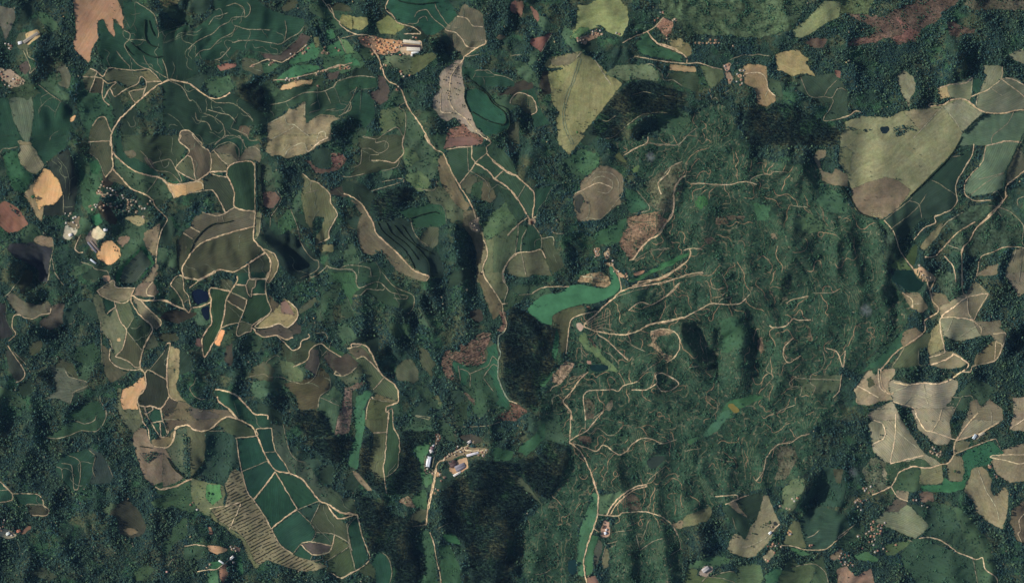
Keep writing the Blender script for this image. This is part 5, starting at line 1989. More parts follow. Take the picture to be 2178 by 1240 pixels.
# ---------------------------------------------------------------- patches of land
def area_key(f):
    return (0 if len(f) > 3 else {'sc': 1, 'gm': 2}.get(f[0], 3), -poly_area(f[2]))
FIELDS.sort(key=area_key)
FST = {'cg': ('crop_field', 'rows'), 'ce': ('crop_field', 'rows'), 'ct': ('crop_field', 'rows'), 'cd': ('crop_field', 'rows'),
       'cs': ('crop_field', 'strong'), 'tn': ('dry_field', 'plain'), 'or': ('bare_soil', 'soil'), 'rd': ('red_soil', 'soil'),
       'pl': ('ploughed_field', 'plain'), 'pa': ('pasture', 'plain'), 'pb': ('pasture', 'plain'), 'py': ('pasture', 'plain'),
       'gr': ('meadow', 'grass'), 'gd': ('meadow', 'grass'), 'br': ('dry_field', 'plain'), 'cut': ('felled_clearing', 'mott'),
       'yd': ('farmyard', 'soil'), 'rs': ('reddish_scrubland', 'mott'), 'gm': ('rough_meadow', 'mott'), 'sc': ('scrubland', 'scrub')}
cls = np.zeros((GH, GW), np.uint8)         # 0 native wood, 1 open, 2 sparse meadow, 3 scrub, 4 planted wood, 5 cleared with bushes
CLS = {'sc': 3, 'gm': 6, 'gd': 2, 'gr': 7, 'cut': 5, 'rs': 5}
lvl = np.zeros((GH, GW), np.uint8)
pal = np.zeros((GH, GW), np.uint8)
hil = np.zeros((GH, GW), np.uint8)
def jitter_edge(p, amp, seed):
    r = np.random.default_rng(seed)
    n = len(p)
    t = np.roll(p, -1, axis=0) - np.roll(p, 1, axis=0)
    t /= np.maximum(np.hypot(t[:, 0], t[:, 1])[:, None], 1e-6)
    a = r.normal(size=n)
    a = (a + np.roll(a, 1) + np.roll(a, -1)) / 1.7
    return p + np.column_stack([-t[:, 1], t[:, 0]]) * a[:, None] * amp
def drape(name, poly, zoff, mat, flat=None, rowang=None, grid=4.0):
    """a sheet of land inside the outline, following the ground"""
    m = np.zeros((GH, GW), np.uint8)
    fill(m, poly)
    x0, y0 = poly.min(0)
    x1, y1 = poly.max(0)
    xs = np.arange(x0 + grid * 0.5, x1, grid)
    ys = np.arange(y0 + grid * 0.5, y1, grid)
    pts = [tuple(q) for q in poly]
    if len(xs) and len(ys):
        A, B = np.meshgrid(xs, ys)
        A, B = A.ravel(), B.ravel()
        ok = np.ones(len(A), bool)
        for dx, dy in ((0, 0), (1.4, 0), (-1.4, 0), (0, 1.4), (0, -1.4)):
            i = np.clip((A + dx + PAD).astype(int), 0, GW - 1)
            j = np.clip((B + dy + PAD).astype(int), 0, GH - 1)
            ok &= m[j, i] > 0
        pts += list(zip(A[ok] + 0.01, B[ok] + 0.013))
    n = len(poly)
    vs = [Vector(q) for q in pts]
    ed = [(i, (i + 1) % n) for i in range(n)]
    ov, oe, of, *_ = delaunay_2d_cdt(vs, ed, [], 1, 1e-4, False)
    P = np.array([(v.x, v.y) for v in ov])
    Fc = np.array([f for f in of if len(f) == 3], np.int32)
    ce = P[Fc].mean(1)
    Fc = Fc[m[np.clip((ce[:, 1] + PAD).astype(int), 0, GH - 1), np.clip((ce[:, 0] + PAD).astype(int), 0, GW - 1)] > 0]
    z = hpx(P[:, 0], P[:, 1]) + zoff if flat is None else np.full(len(P), flat)
    Vv = np.column_stack([wx(P[:, 0]), wy(P[:, 1]), z])
    a = Vv[Fc]
    cr = (a[:, 1, 0] - a[:, 0, 0]) * (a[:, 2, 1] - a[:, 0, 1]) - (a[:, 1, 1] - a[:, 0, 1]) * (a[:, 2, 0] - a[:, 0, 0])
    Fc[cr < 0] = Fc[cr < 0][:, ::-1]
    me = mesh_np(name, Vv, Fc, mat, True)
    if flat is None:
        ea = me.attributes.new("edge", 'FLOAT', 'POINT')
        ev = np.ones(len(P), np.float32)
        bd = {(round(q[0], 3), round(q[1], 3)) for q in poly.tolist()}
        for ii_, q in enumerate(P.tolist()):
            if (round(q[0], 3), round(q[1], 3)) in bd:
                ev[ii_] = 0.0
        ea.data.foreach_set("value", ev)
    if rowang is not None:
        at = me.attributes.new("row", 'FLOAT', 'POINT')
        u = Vv[:, 0] * math.cos(rowang) + Vv[:, 1] * math.sin(rowang) + 0.9 * Vv[:, 2] if rowang > -50 else Vv[:, 2] * 1.6 + 0.15 * Vv[:, 0]
        at.data.foreach_set("value", u.astype(np.float32))
    return me
for i, (code, col, poly, *_x) in enumerate(FIELDS):
    big = poly_area(poly)
    p = round_corners(poly)
    p = jitter_edge(resample(p, 2.6, True), 0.7 if code not in ('sc', 'gm', 'rs', 'gd') else 1.3, i)
    m = np.zeros((GH, GW), np.uint8)
    fill(m, p)
    mb = m > 0
    L = int(lvl[mb].max()) + 1 if mb.any() else 1
    if code in ('cg', 'cd', 'ct'):
        hil[mb] = 1
    else:
        hil[mb] = 0
    lvl[mb] = L
    pal[mb] = int(sum(col) / 3)
    cls[mb] = CLS.get(code, 1)
    nm, ms = FST[code]
    q = poly - poly.mean(0)
    q = resample(q, 4, True)
    w, e = np.linalg.eigh(np.cov(q.T))
    ang = math.atan2(-e[1, 0], e[0, 0])     # across the long side
    try:
        me = drape(nm, p, 0.6 + 0.16 * L, M[ms], rowang=ang if code != 'sc' else -99)
    except Exception as ex:
        print("patch failed", i, code, ex)
        continue
    g_l = 0.3 * col[0] + 0.55 * col[1] + 0.15 * col[2]
    mu = {'ce': 0.22, 'cg': 0.12, 'rd': 0.2, 'tn': 0.1, 'cs': 0.2, 'br': 0.14, 'ct': 0.12, 'pa': 0.1, 'py': 0.1, 'or': 0.12}.get(code, 0.07)
    kb = {'py': 0.64, 'pa': 0.74, 'pb': 0.84, 'tn': 0.92, 'cs': 0.95, 'ct': 0.94, 'br': 0.92, 'or': 0.82, 'yd': 0.9, 'cut': 0.92}.get(code, 0.96)
    cc = [v_ * (1 - mu) + g_l * mu for v_ in col]
    if code in ('tn', 'cs', 'br'):
        cc = [cc[0] * 0.98, cc[1] * 1.015, cc[2] * 1.0]
    link(nm, me, color=alb(cc, kb), kind="structure")
for p in WOODS:
    fill(cls, p, 0)
for i, p in enumerate(EUC):
    fill(cls, p, 10 + i)
for (col, p), lev in zip(PONDS, pm_all):
    q = jitter_edge(resample(round_corners(p, 4.0), 2.5, True), 0.4, 5)
    fill(cls, q, 1)
    link("pond", drape("pond", q, 0, M['water'], flat=lev, grid=12), color=alb(col, 0.96), kind="structure")

# ---------------------------------------------------------------- dirt tracks
def track_web(mask, x0, x1, y0, y1, nrand, most, kind, seed, upk):
    r = np.random.default_rng(seed)
    seeds = []
    for k, p in ROADS:
        q = resample(p, 14.0)
        for x, y in q:
            if x0 < x < x1 and y0 < y < y1 and mask[int(y) + PAD, int(x) + PAD]:
                seeds.append((x, y))
    seeds = np.array(seeds)
    out = []
    for x, y in r.uniform((x0, y0), (x1, y1), (nrand, 2)):
        if mask[int(y) + PAD, int(x) + PAD]:
            seeds = np.vstack([seeds, [(x, y)]])
    order = r.permutation(len(seeds))
    occ = np.zeros((GH, GW), bool)
    for i in order:
        x, y = seeds[i]
        up = r.random() < upk
        sg = 1 if r.random() < 0.5 else -1
        pts = [(x, y)]
        d = None
        n_ = int(r.integers(5, 20))
        for _ in range(n_):
            gx_ = float(hpx(x + 3, y) - hpx(x - 3, y))
            gy_ = float(hpx(x, y + 3) - hpx(x, y - 3))
            v = np.array([gx_, gy_]) if up else np.array([-gy_, gx_])
            v = sg * v / max(np.hypot(*v), 1e-6)
            if d is not None:
                v = 0.45 * v + 0.55 * d
            a_ = r.normal() * 0.22
            v = np.array([v[0] * math.cos(a_) - v[1] * math.sin(a_), v[0] * math.sin(a_) + v[1] * math.cos(a_)])
            v /= max(np.hypot(*v), 1e-6)
            d = v
            x, y = x + v[0] * 4.0, y + v[1] * 4.0
            if not (x0 < x < x1 and y0 < y < y1) or not mask[int(y) + PAD, int(x) + PAD] or occ[int(y) + PAD, int(x) + PAD]:
                break
            pts.append((x, y))
        if len(pts) > 4:
            for a_, b_ in pts[1:]:
                occ[int(b_) + PAD - 3:int(b_) + PAD + 4, int(a_) + PAD - 3:int(a_) + PAD + 4] = True
            out.append([kind, np.array(pts)])
        if len(out) >= most:
            break
    return out
ROADS += track_web(cls == 3, 1160, 1870, 240, 1120, 420, 240, 'W', 404, 0.3)
ROADS += track_web(hil == 1, 6, 1300, 6, 1200, 900, 150, 'V', 405, 0.08)
RW = {'W': (1.3, (136, 116, 94)), 'V': (1.15, (98, 104, 88)), 'A': (2.6, (182, 158, 128)), 'B': (2.05, (166, 148, 122)), 'C': (1.5, (124, 119, 100)), 'D': (1.2, (84, 94, 80)), 'P': (2.8, (118, 128, 110))}
rl = np.zeros((GH, GW), np.uint8)
for i, (k, pts) in enumerate(ROADS):
    w, col = RW[k]
    p = resample(smooth_line(pts), 2.0)
    n = len(p)
    r = np.random.default_rng(1000 + i)
    t = np.gradient(p, axis=0)
    t /= np.maximum(np.hypot(t[:, 0], t[:, 1])[:, None], 1e-6)
    nn = np.column_stack([-t[:, 1], t[:, 0]])
    wig = r.normal(size=n)
    wig = np.convolve(wig, np.ones(5) / 5, 'same') * 0.5
    p = p + nn * wig[:, None]
    wl_ = w / 2 * (1 + 0.36 * np.convolve(r.normal(size=n), np.ones(3) / 2, 'same'))
    wr_ = w / 2 * (1 + 0.36 * np.convolve(r.normal(size=n), np.ones(3) / 2, 'same'))
    if k in 'CDWV':
        tap = np.clip(np.minimum(np.arange(n), np.arange(n)[::-1]) / 3.0 + 0.15, 0.15, 1)
        wl_, wr_ = wl_ * tap, wr_ * tap
    a, b = p + nn * wl_[:, None], p - nn * wr_[:, None]
    ii = np.clip((p[:, 0] + PAD).astype(int), 2, GW - 3)
    jj = np.clip((p[:, 1] + PAD).astype(int), 2, GH - 3)
    L = int(max(rl[jj + dy, ii + dx].max() for dx in (-2, 0, 2) for dy in (-2, 0, 2))) + 1
    rad = int(math.ceil(w / 2 + (0.8 if k in 'AP' else 0.15)))
    for dx in range(-rad, rad + 1):
        for dy in range(-rad, rad + 1):
            if dx * dx + dy * dy <= rad * rad + 0.5:
                x_ = np.clip(ii + dx, 0, GW - 1)
                y_ = np.clip(jj + dy, 0, GH - 1)
                rl[y_, x_] = np.maximum(rl[y_, x_], min(L, 250))
                if k not in 'DV' or dx * dx + dy * dy < 2:
                    cls[y_, x_] = 1
    Q = np.empty((n * 3, 2))
    Q[0::3], Q[1::3], Q[2::3] = a, p, b
    fl = lvl[jj, ii].astype(float)
    zl = 0.6 + 0.16 * float(lvl.max()) + 0.35 + 0.05 * L
    z = hpx(Q[:, 0], Q[:, 1]) + zl
    q0 = np.arange(n - 1) * 3
    Fq = np.vstack([np.column_stack([q0, q0 + 1, q0 + 4, q0 + 3]), np.column_stack([q0 + 1, q0 + 2, q0 + 5, q0 + 4])])
    Vv = np.column_stack([wx(Q[:, 0]), wy(Q[:, 1]), z])
    a_ = Vv[Fq]
    cr = (a_[:, 1, 0] - a_[:, 0, 0]) * (a_[:, 2, 1] - a_[:, 0, 1]) - (a_[:, 1, 1] - a_[:, 0, 1]) * (a_[:, 2, 0] - a_[:, 0, 0])
    if cr.sum() < 0:
        Fq = Fq[:, ::-1].copy()
    f = 0.88 + 0.24 * r.random()
    f *= 1.0 + 0.45 * float(np.clip((np.median(pal[jj, ii]) - 92) / 30.0, 0, 1)) * (1.0 if k in 'AB' else 1.6)
    link("dirt_track", mesh_np("dirt_track", Vv, Fq, M['road'], True), color=alb(col, f), kind="structure")
ZTOP = 0.6 + 0.16 * float(lvl.max())
print("levels", lvl.max(), rl.max())

# ---------------------------------------------------------------- tree shapes
def ico(sub, seed, amp, sx=1, sy=1, sz=1, cone=0.0):
    bm = bmesh.new()
    bmesh.ops.create_icosphere(bm, subdivisions=sub, radius=1.0)
    V = np.array([v.co[:] for v in bm.verts])
    F = np.array([[v.index for v in f.verts] for f in bm.faces])
    bm.free()
    r = np.random.default_rng(seed)
    d = np.ones(len(V))
    for _ in range(7):
        c = r.normal(size=3)
        c /= np.linalg.norm(c)
        d += amp * r.uniform(0.4, 1.0) * np.exp(-((1 - V @ c) / 0.16)) - amp * 0.18
    d += r.normal(size=len(V)) * amp * 0.22
    V = V * d[:, None]
    if cone:
        k = 1 - cone * (V[:, 2:3] * 0.5 + 0.5)
        V[:, :2] *= np.clip(k, 0.12, 2)
    return V * np.array([sx, sy, sz]), F
def tube(h, r0, r1, lean=(0, 0), n=6):
    a = np.arange(n) * 2 * math.pi / n
    V = np.vstack([np.column_stack([np.cos(a) * r0, np.sin(a) * r0, np.full(n, -0.6)]),
                   np.column_stack([np.cos(a) * (r0 + r1) / 2 + lean[0] * .4, np.sin(a) * (r0 + r1) / 2 + lean[1] * .4, np.full(n, h * .5)]),
                   np.column_stack([np.cos(a) * r1 + lean[0], np.sin(a) * r1 + lean[1], np.full(n, h)])])
    F = []
    for k in range(2):
        for i in range(n):
            j = (i + 1) % n
            F += [[k * n + i, k * n + j, (k + 1) * n + j], [k * n + i, (k + 1) * n + j, (k + 1) * n + i]]
    return V, np.array(F)
def join(parts):
    Vs, Fs, o = [], [], 0
    for V, F in parts:
        Vs.append(V)
        Fs.append(F + o)
        o += len(V)
    return np.vstack(Vs), np.vstack(Fs)
def crown_shape(kind, seed):
    r = np.random.default_rng(seed)
    parts = []
    if kind == 'broad':                      # unit crown radius 1, height about 2.2
        V, F = ico(2, seed, 0.34, 0.92, 0.92, 0.66)
        parts.append((V + [0, 0, 1.35], F))
        for k in range(3):
            a = r.uniform(0, 6.28)
            s = r.uniform(0.32, 0.5)
            V, F = ico(1, seed * 7 + k, 0.3, s, s, s * 0.8)
            parts.append((V + [math.cos(a) * 0.62, math.sin(a) * 0.62, r.uniform(1.0, 1.7)], F))
        tr_ = tube(1.2, 0.12, 0.07, (r.uniform(-.1, .1), r.uniform(-.1, .1)))
    elif kind == 'tall':                     # unit crown radius 1, height about 7.5
        V, F = ico(2, seed, 0.3, 1, 1, 2.7, cone=0.62)
        parts.append((V + [0, 0, 4.6], F))
        for k in range(2):
            a = r.uniform(0, 6.28)
            V, F = ico(1, seed * 5 + k, 0.3, .5, .5, .8)
            parts.append((V + [math.cos(a) * 0.6, math.sin(a) * 0.6, r.uniform(2.6, 4.4)], F))
        tr_ = tube(4.0, 0.16, 0.08)
    else:                                    # bush, radius 1, height 1.2
        V, F = ico(1, seed, 0.4, 1, 1, 0.75)
        parts.append((V + [0, 0, 0.5], F))
        V, F = ico(1, seed + 50, 0.4, .55, .55, .5)
        parts.append((V + [r.uniform(-.6, .6), r.uniform(-.6, .6), 0.7], F))
        tr_ = tube(0.5, 0.1, 0.06)
    return join(parts), tr_
SHAPES = {}
for kind, n in (('broad', 5), ('tall', 3), ('bush', 3)):
    SHAPES[kind] = [crown_shape(kind, 20 + 13 * k) for k in range(n)]
kits = {}
for kind in SHAPES:
    col_ = bpy.data.collections.new(kind + "_kit")
    for k, (cr_, tr_) in enumerate(SHAPES[kind]):
        Vv, Ff = join([cr_, tr_])
        me = mesh_np(kind + "_tree", Vv, Ff, None, False)
        me.materials.append(M['leaf'])
        me.materials.append(M['bark'])
        mi = np.zeros(len(Ff), np.int32)
        mi[len(cr_[1]):] = 1
        me.polygons.foreach_set("material_index", mi)
        col_.objects.link(bpy.data.objects.new(kind + "_tree_%d" % k, me))
    kits[kind] = col_
def scatter_group(kind):
    ng = bpy.data.node_groups.new("scatter_" + kind, 'GeometryNodeTree')
    ng.interface.new_socket("Geometry", in_out='INPUT', socket_type='NodeSocketGeometry')
    ng.interface.new_socket("Geometry", in_out='OUTPUT', socket_type='NodeSocketGeometry')
    gi = ng.nodes.new("NodeGroupInput")
    go = ng.nodes.new("NodeGroupOutput")
    ci = ng.nodes.new("GeometryNodeCollectionInfo")
    ci.inputs["Collection"].default_value = kits[kind]
    ci.inputs["Separate Children"].default_value = True
    ci.inputs["Reset Children"].default_value = True
    ip = ng.nodes.new("GeometryNodeInstanceOnPoints")
    ip.inputs["Pick Instance"].default_value = True
    def na(nm, t):
        n = ng.nodes.new("GeometryNodeInputNamedAttribute")
        n.data_type = t
        n.inputs["Name"].default_value = nm
        return n.outputs["Attribute"]
    cx = ng.nodes.new("ShaderNodeCombineXYZ")
    ng.links.new(na("rot", 'FLOAT'), cx.inputs[2])
    ng.links.new(gi.outputs[0], ip.inputs["Points"])
    ng.links.new(ci.outputs[0], ip.inputs["Instance"])
    ng.links.new(na("pick", 'INT'), ip.inputs["Instance Index"])
    ng.links.new(cx.outputs[0], ip.inputs["Rotation"])
    ng.links.new(na("scl", 'FLOAT_VECTOR'), ip.inputs["Scale"])
    ng.links.new(ip.outputs[0], go.inputs[0])
    return ng
GROUPS = {k: scatter_group(k) for k in kits}
def scatter(name, shape, px, py, scl, tint, zoff=0.0, **props):
    n = len(px)
    if n == 0:
        return None
    me = bpy.data.meshes.new(name)
    me.vertices.add(n)
    co = np.column_stack([wx(px), wy(py), hpx(px, py) + zoff]).astype(np.float32)
    me.vertices.foreach_set("co", co.ravel())
    r = np.random.default_rng(n)
    a = me.attributes.new("rot", 'FLOAT', 'POINT')
    a.data.foreach_set("value", r.uniform(0, 6.28, n).astype(np.float32))
    a = me.attributes.new("pick", 'INT', 'POINT')
    a.data.foreach_set("value", r.integers(0, len(SHAPES[shape]), n).astype(np.int32))
    a = me.attributes.new("scl", 'FLOAT_VECTOR', 'POINT')
    a.data.foreach_set("vector", scl.astype(np.float32).ravel())
    a = me.attributes.new("tint", 'FLOAT_COLOR', 'POINT')
    a.data.foreach_set("color", np.column_stack([tint, np.ones(n)]).astype(np.float32).ravel())
    o = link(name, me, **props)
    md = o.modifiers.new("scatter", 'NODES')
    md.node_group = GROUPS[shape]
    return o
def samp(a, x, y):
    return a[np.clip(((y + PAD) / 2).astype(int), 0, GH // 2 - 1), np.clip(((x + PAD) / 2).astype(int), 0, GW // 2 - 1)]
def cl(x, y):
    return cls[np.clip((y + PAD).astype(int), 0, GH - 1), np.clip((x + PAD).astype(int), 0, GW - 1)]
def jgrid(step, seed, jit=0.42):
    xs = np.arange(-PAD + 6, PW + PAD - 6, step)
    ys = np.arange(-PAD + 6, PH + PAD - 6, step)
    A, B = np.meshgrid(xs, ys)
    A = A + (np.arange(len(ys)) % 2)[:, None] * step * 0.5
    r = np.random.default_rng(seed)
    A = A.ravel() + r.uniform(-jit, jit, A.size) * step
    B = B.ravel() + r.uniform(-jit, jit, B.size) * step
    return A, B
n1, n2, n3 = band(21, 160), band(22, 60), band(23, 420)
LEAF = {'native': lin((52, 80, 70)), 'euc': lin((32, 52, 54)), 'scrub': lin((52, 84, 66))}
LK = 1.0
# native wood
A, B = jgrid(2.3, 1)
c = cl(A, B)
k = c == 0
A, B = A[k], B[k]
u1, u2, u3 = samp(n1, A, B), samp(n2, A, B), samp(n3, A, B)
r = np.random.default_rng(2)
deep = ((A < 430) & (B > 860)) | ((A > 1770) & (B < 250)) | ((A > 1980) & (B > 540) & (B < 900)) | ((A > 880) & (B > 620) & (A < 1010)) | (B > 1100)
glade = 0.55 * u1 + 0.5 * u2 + 0.55 * u3 + 0.2 * r.normal(size=len(A)) - 0.75 * deep
low = glade > 0.25
keep = (r.random(len(A)) < np.clip(0.90 + 0.1 * u2, 0.5, 1)) & ~low
lowk = low & (r.random(len(A)) < np.clip(0.42 + 0.2 * u2, 0.1, 0.8))
la, lb, l1, l2 = A[lowk], B[lowk], u1[lowk], u2[lowk]
lr = np.clip(1.9 * np.exp(r.normal(size=len(la)) * 0.3), 1.0, 4.0)
scatter("glade_bushes", 'bush', la, lb, np.column_stack([lr, lr, lr * 1.5]), LEAF['scrub'][None, :] * LK * np.clip(1.05 + 0.15 * l1 + 0.15 * l2, 0.5, 1.7)[:, None], 0.3, kind="stuff")
A, B, u1, u2, u3 = A[keep], B[keep], u1[keep], u2[keep], u3[keep]
rad = np.clip(2.45 * np.exp(r.normal(size=len(A)) * 0.4) * (1 + 0.12 * u2), 1.5, 5.5)
hs = rad * np.clip(1.25 + 0.3 * u1 + 0.25 * u3 + r.normal(size=len(A)) * 0.26, 0.6, 2.6)
scl = np.column_stack([rad, rad, hs])
warm_ = np.clip(0.35 + 0.3 * u1 + 0.3 * u2 + 0.35 * r.normal(size=len(A)), 0, 1)[:, None]
tint = (lin((43, 71, 70))[None, :] * (1 - warm_) + lin((69, 94, 74))[None, :] * warm_) * LK * np.clip(1 + 0.12 * u3 + 0.15 * r.normal(size=len(A)), 0.5, 1.7)[:, None]
pale = r.random(len(A)) < 0.006
tint[pale] = lin((128, 122, 100))
scatter("native_forest", 'broad', A, B, scl, tint, kind="stuff")
# scrub and regrowth
A, B = jgrid(2.7, 5, 0.48)
c = cl(A, B)
u1, u2, u3 = samp(n1, A, B), samp(n2, A, B), samp(n3, A, B)
r = np.random.default_rng(6)
den = np.select([c == 3, c == 2, c == 5, c == 6, c == 7], [np.clip(0.42 + 0.22 * u2 + 0.14 * u1, 0.05, 0.85), np.clip(0.16 + 0.16 * u2, 0, .6), np.clip(0.26 + 0.2 * u2, 0, .7), np.clip(0.36 + 0.55 * u2 + 0.35 * u1, 0.0, .95), np.clip(0.02 + 0.05 * u2, 0, .3)], 0.0)
k = r.random(len(A)) < den
A, B, u1, u2, u3, c = A[k], B[k], u1[k], u2[k], u3[k], c[k]
rad = np.clip(2.3 * np.exp(r.normal(size=len(A)) * 0.3) * (1 + 0.12 * u2), 1.1, 5.0)
hs = rad * np.clip(1.25 + 0.2 * u1, 0.7, 2.2)
tint = LEAF['scrub'][None, :] * LK * np.clip(1 + 0.18 * u1 + 0.18 * u2 + 0.14 * u3, 0.5, 1.7)[:, None]
for nm, sel_ in (("regrowth_bushes", c == 3), ("meadow_bushes", (c == 2) | (c == 6) | (c == 7)), ("clearing_bushes", c == 5)):
    scatter(nm, 'bush', A[sel_], B[sel_], np.column_stack([rad, rad, hs * 1.3])[sel_], tint[sel_], 1.0, kind="stuff")
# planted woods, one object each
A, B = jgrid(2.5, 9, 0.3)
c = cl(A, B)
for i in range(len(EUC)):
    r = np.random.default_rng(30 + i)
    k = (c == 10 + i) & (r.random(len(c)) < 0.86)
    a, b2 = A[k], B[k]
    rd = 2.35 * np.exp(r.normal(size=len(a)) * 0.26)
    hz = np.clip(2.2 + 0.7 * r.normal(size=len(a)), 0.8, 4.0)
    tint = LEAF['euc'][None, :] * LK * np.clip(1 + 0.05 * samp(n1, a, b2) + 0.12 * r.normal(size=len(a)), 0.6, 1.5)[:, None]
    scatter("planted_wood", 'tall', a, b2, np.column_stack([rd, rd, hz]), tint, kind="stuff")
# bushes and small trees straggling along the edges of the open land
ex, ey = [], []
r = np.random.default_rng(77)
for code, col, p, *_x in FIELDS:
    if code in ('sc', 'yd') or poly_area(p) < 250:
        continue
    q = resample(p, 3.0, True)
    k = r.random(len(q)) < 0.38
    q = q[k] + r.normal(size=(k.sum(), 2)) * 1.1
    ex.append(q[:, 0])
    ey.append(q[:, 1])
ex, ey = np.concatenate(ex), np.concatenate(ey)
k = rl[np.clip((ey + PAD).astype(int), 0, GH - 1), np.clip((ex + PAD).astype(int), 0, GW - 1)] == 0
ex, ey = ex[k], ey[k]
rd = np.clip(1.9 * np.exp(r.normal(size=len(ex)) * 0.3), 0.9, 4.0)
wm = np.clip(r.normal(size=len(ex)) * 0.3 + 0.3, 0, 1)[:, None]
scatter("field_edge_bushes", 'bush', ex, ey, np.column_stack([rd, rd, rd * 1.7]), lin((44, 70, 60))[None, :] * (1 - wm) + lin((66, 90, 66))[None, :] * wm, 1.2, kind="stuff")

# ---------------------------------------------------------------- single trees
CROWN = {k: [mesh_np(k + "_crown", v[0][0], v[0][1], M['crown']) for v in SHAPES[k]] for k in SHAPES}
TRUNK = {k: [mesh_np(k + "_trunk", v[1][0], v[1][1], M['bark']) for v in SHAPES[k]] for k in SHAPES}
def thing(name, label, cat, loc, rotz=0.0, scale=(1, 1, 1), group=None):
    o = link(name, None)
    o.location = loc
    o.rotation_euler = (0, 0, rotz)
    o.scale = scale
    o["label"] = label
    o["category"] = cat
    if group:
        o["group"] = group
    return o
TREE_N = [0]
def tree(name, label, x, y, r, kind='broad', hk=1.4, col=(50, 70, 52), group=None, zo=1.0):
    TREE_N[0] += 1
    i = TREE_N[0]
    k = i % len(CROWN[kind])
    rr = random.Random(i)
    s = r * rr.uniform(0.85, 1.15)
    t = thing(name, label, 'tree', (float(wx(x)), float(wy(y)), float(hpx(x, y)) + zo), rr.uniform(0, 6.28), (s, s, s * hk), group)
    link("crown", CROWN[kind][k], t, alb(col, rr.uniform(0.8, 1.25)))
    link("trunk", TRUNK[kind][k], t)
    return t
def nth(k):
    return str(k) + ('th' if 10 <= k % 100 <= 20 else {1: 'st', 2: 'nd', 3: 'rd'}.get(k % 10, 'th'))
def west(pts):
    return sorted([tuple(q) for q in pts])
def tp(c, r, *v):
    return [tile_px(c, r, v[i], v[i + 1]) for i in range(0, len(v), 2)]
G = "dark trees scattered over the bare pinkish hilltop"
for k, (x, y) in enumerate(west(tp(2, 0, 1075, 580, 1035, 600, 1080, 635, 1050, 650, 1000, 665, 1020, 632, 980, 685, 1022, 715, 1105, 665, 1095, 715, 1068, 760, 1100, 775, 1010, 780, 1000, 800, 1085, 810, 1020, 825, 1015, 855, 925, 875, 1137, 903, 1140, 918, 1055, 970, 1187, 1022)), 1):
    tree("field_tree", nth(k) + " from the west of the small dark trees on the bare pinkish hilltop", x, y, 3.6, group=G, col=(42, 52, 40))
G = "bushy trees in the wedge shaped pasture"
for k, (x, y) in enumerate(west(tp(3, 0, 805, 965, 845, 990, 857, 940, 725, 1060, 770, 1065, 740, 1085, 775, 1045, 700, 1040, 560, 770, 545, 775, 610, 900, 605, 920, 612, 990, 620, 1020)), 1):
    tree("field_tree", nth(k) + " from the west of the small bushy trees in the olive wedge shaped pasture", x, y, 2.8, group=G)
tree("field_tree", "larger pale green tree near the pointed end of the wedge shaped pasture", *tp(3, 0, 708, 1130)[0], 6.0, col=(62, 98, 60))
G = "trees dotted over the large eastern pasture"
for k, (x, y) in enumerate(west(tp(5, 1, 110, 78, 285, 345, 280, 305, 230, 545, 305, 630, 460, 515, 695, 260, 645, 110, 700, 160, 40, 185, 330, 520)), 1):
    tree("field_tree", nth(k) + " from the west of the small trees dotted over the large pale eastern pasture", x, y, 2.6, group=G)
tree("field_tree", "darkest round tree standing alone in the middle of the large pale pasture", *tp(5, 1, 500, 366)[0], 5.0)
G = "trees in the orange drying yard"
for k, (x, y) in enumerate(west(tp(0, 1, 978, 942, 992, 970, 1040, 952, 1020, 925, 832, 1015)), 1):
    tree("yard_tree", nth(k) + " from the west of the dark trees on the round orange drying yard", x, y, 4.2, group=G)
tree("field_tree", "big rounded green tree on the western rim of the orange clearing", *tp(0, 1, 298, 520)[0], 12.0, col=(48, 84, 60), hk=1.0)
G = "trees on the tan pasture by the white farmhouse"
for k, (x, y) in enumerate(west(tp(4, 3, 655, 825, 665, 875, 680, 880, 745, 815, 725, 830, 760, 805, 520, 910, 545, 900, 660, 970, 500, 1000, 850, 870, 655, 785, 780, 830)), 1):
    tree("field_tree", nth(k) + " from the west of the dark trees on the tan pasture by the white farmhouse", x, y, 4.2, group=G)
tree("field_tree", "largest dark tree just above the white farmhouse on the tan pasture", *tp(4, 3, 787, 800)[0], 10.0)
tree("field_tree", "single oval dark tree on the brightest green meadow", *tp(1, 3, 328, 590)[0], 7.5, col=(44, 74, 50))
G = "trees in the yellowish field at the top edge"
for k, (x, y) in enumerate(west(tp(0, 0, 1420, 40, 1450, 62, 1400, 22, 1440, 30, 1465, 45, 1385, 45, 1480, 15)), 1):
    tree("field_tree", nth(k) + " from the west of the dark trees in the yellowish field at the top edge", x, y, 5.0, group=G)
tree("field_tree", "dark tree in the small tongue shaped field beside the eastern road", *tp(5, 3, 835, 435)[0], 7.0)
tree("field_tree", "dark tree inside the looping lane of the pale striped hill", *tp(5, 3, 310, 180)[0], 6.0)
tree("field_tree", "dark tree at the southern corner of the pale triangular striped plot", *tp(5, 3, 352, 376)[0], 5.5)
tree("field_tree", "dark tree in the reddish field at the upper left corner", *tp(0, 0, 80, 212)[0], 6.0)
tree("field_tree", "dark tree in the brown mound field beside its central track", *tp(3, 1, 765, 562)[0], 6.5)
def row_pts(pts, n):
    p = np.array(pts, float)
    d = np.concatenate([[0], np.cumsum(np.hypot(*(p[1:] - p[:-1]).T))])
    t = np.linspace(0, d[-1], n)
    return np.column_stack([np.interp(t, d, p[:, 0]), np.interp(t, d, p[:, 1])])
G = "tall trees in the straight row beside the striped green field"
for k, (x, y) in enumerate(row_pts([(548, 350), (549, 400), (551, 448)], 30), 1):
    tree("windbreak_tree", nth(k) + " from the north of tall trees in the row beside the striped green field", x + random.uniform(-1, 1), y, 6.6, 'tall', 0.78, (36, 56, 54), G)
G = "tall trees along the eastern pasture corner"
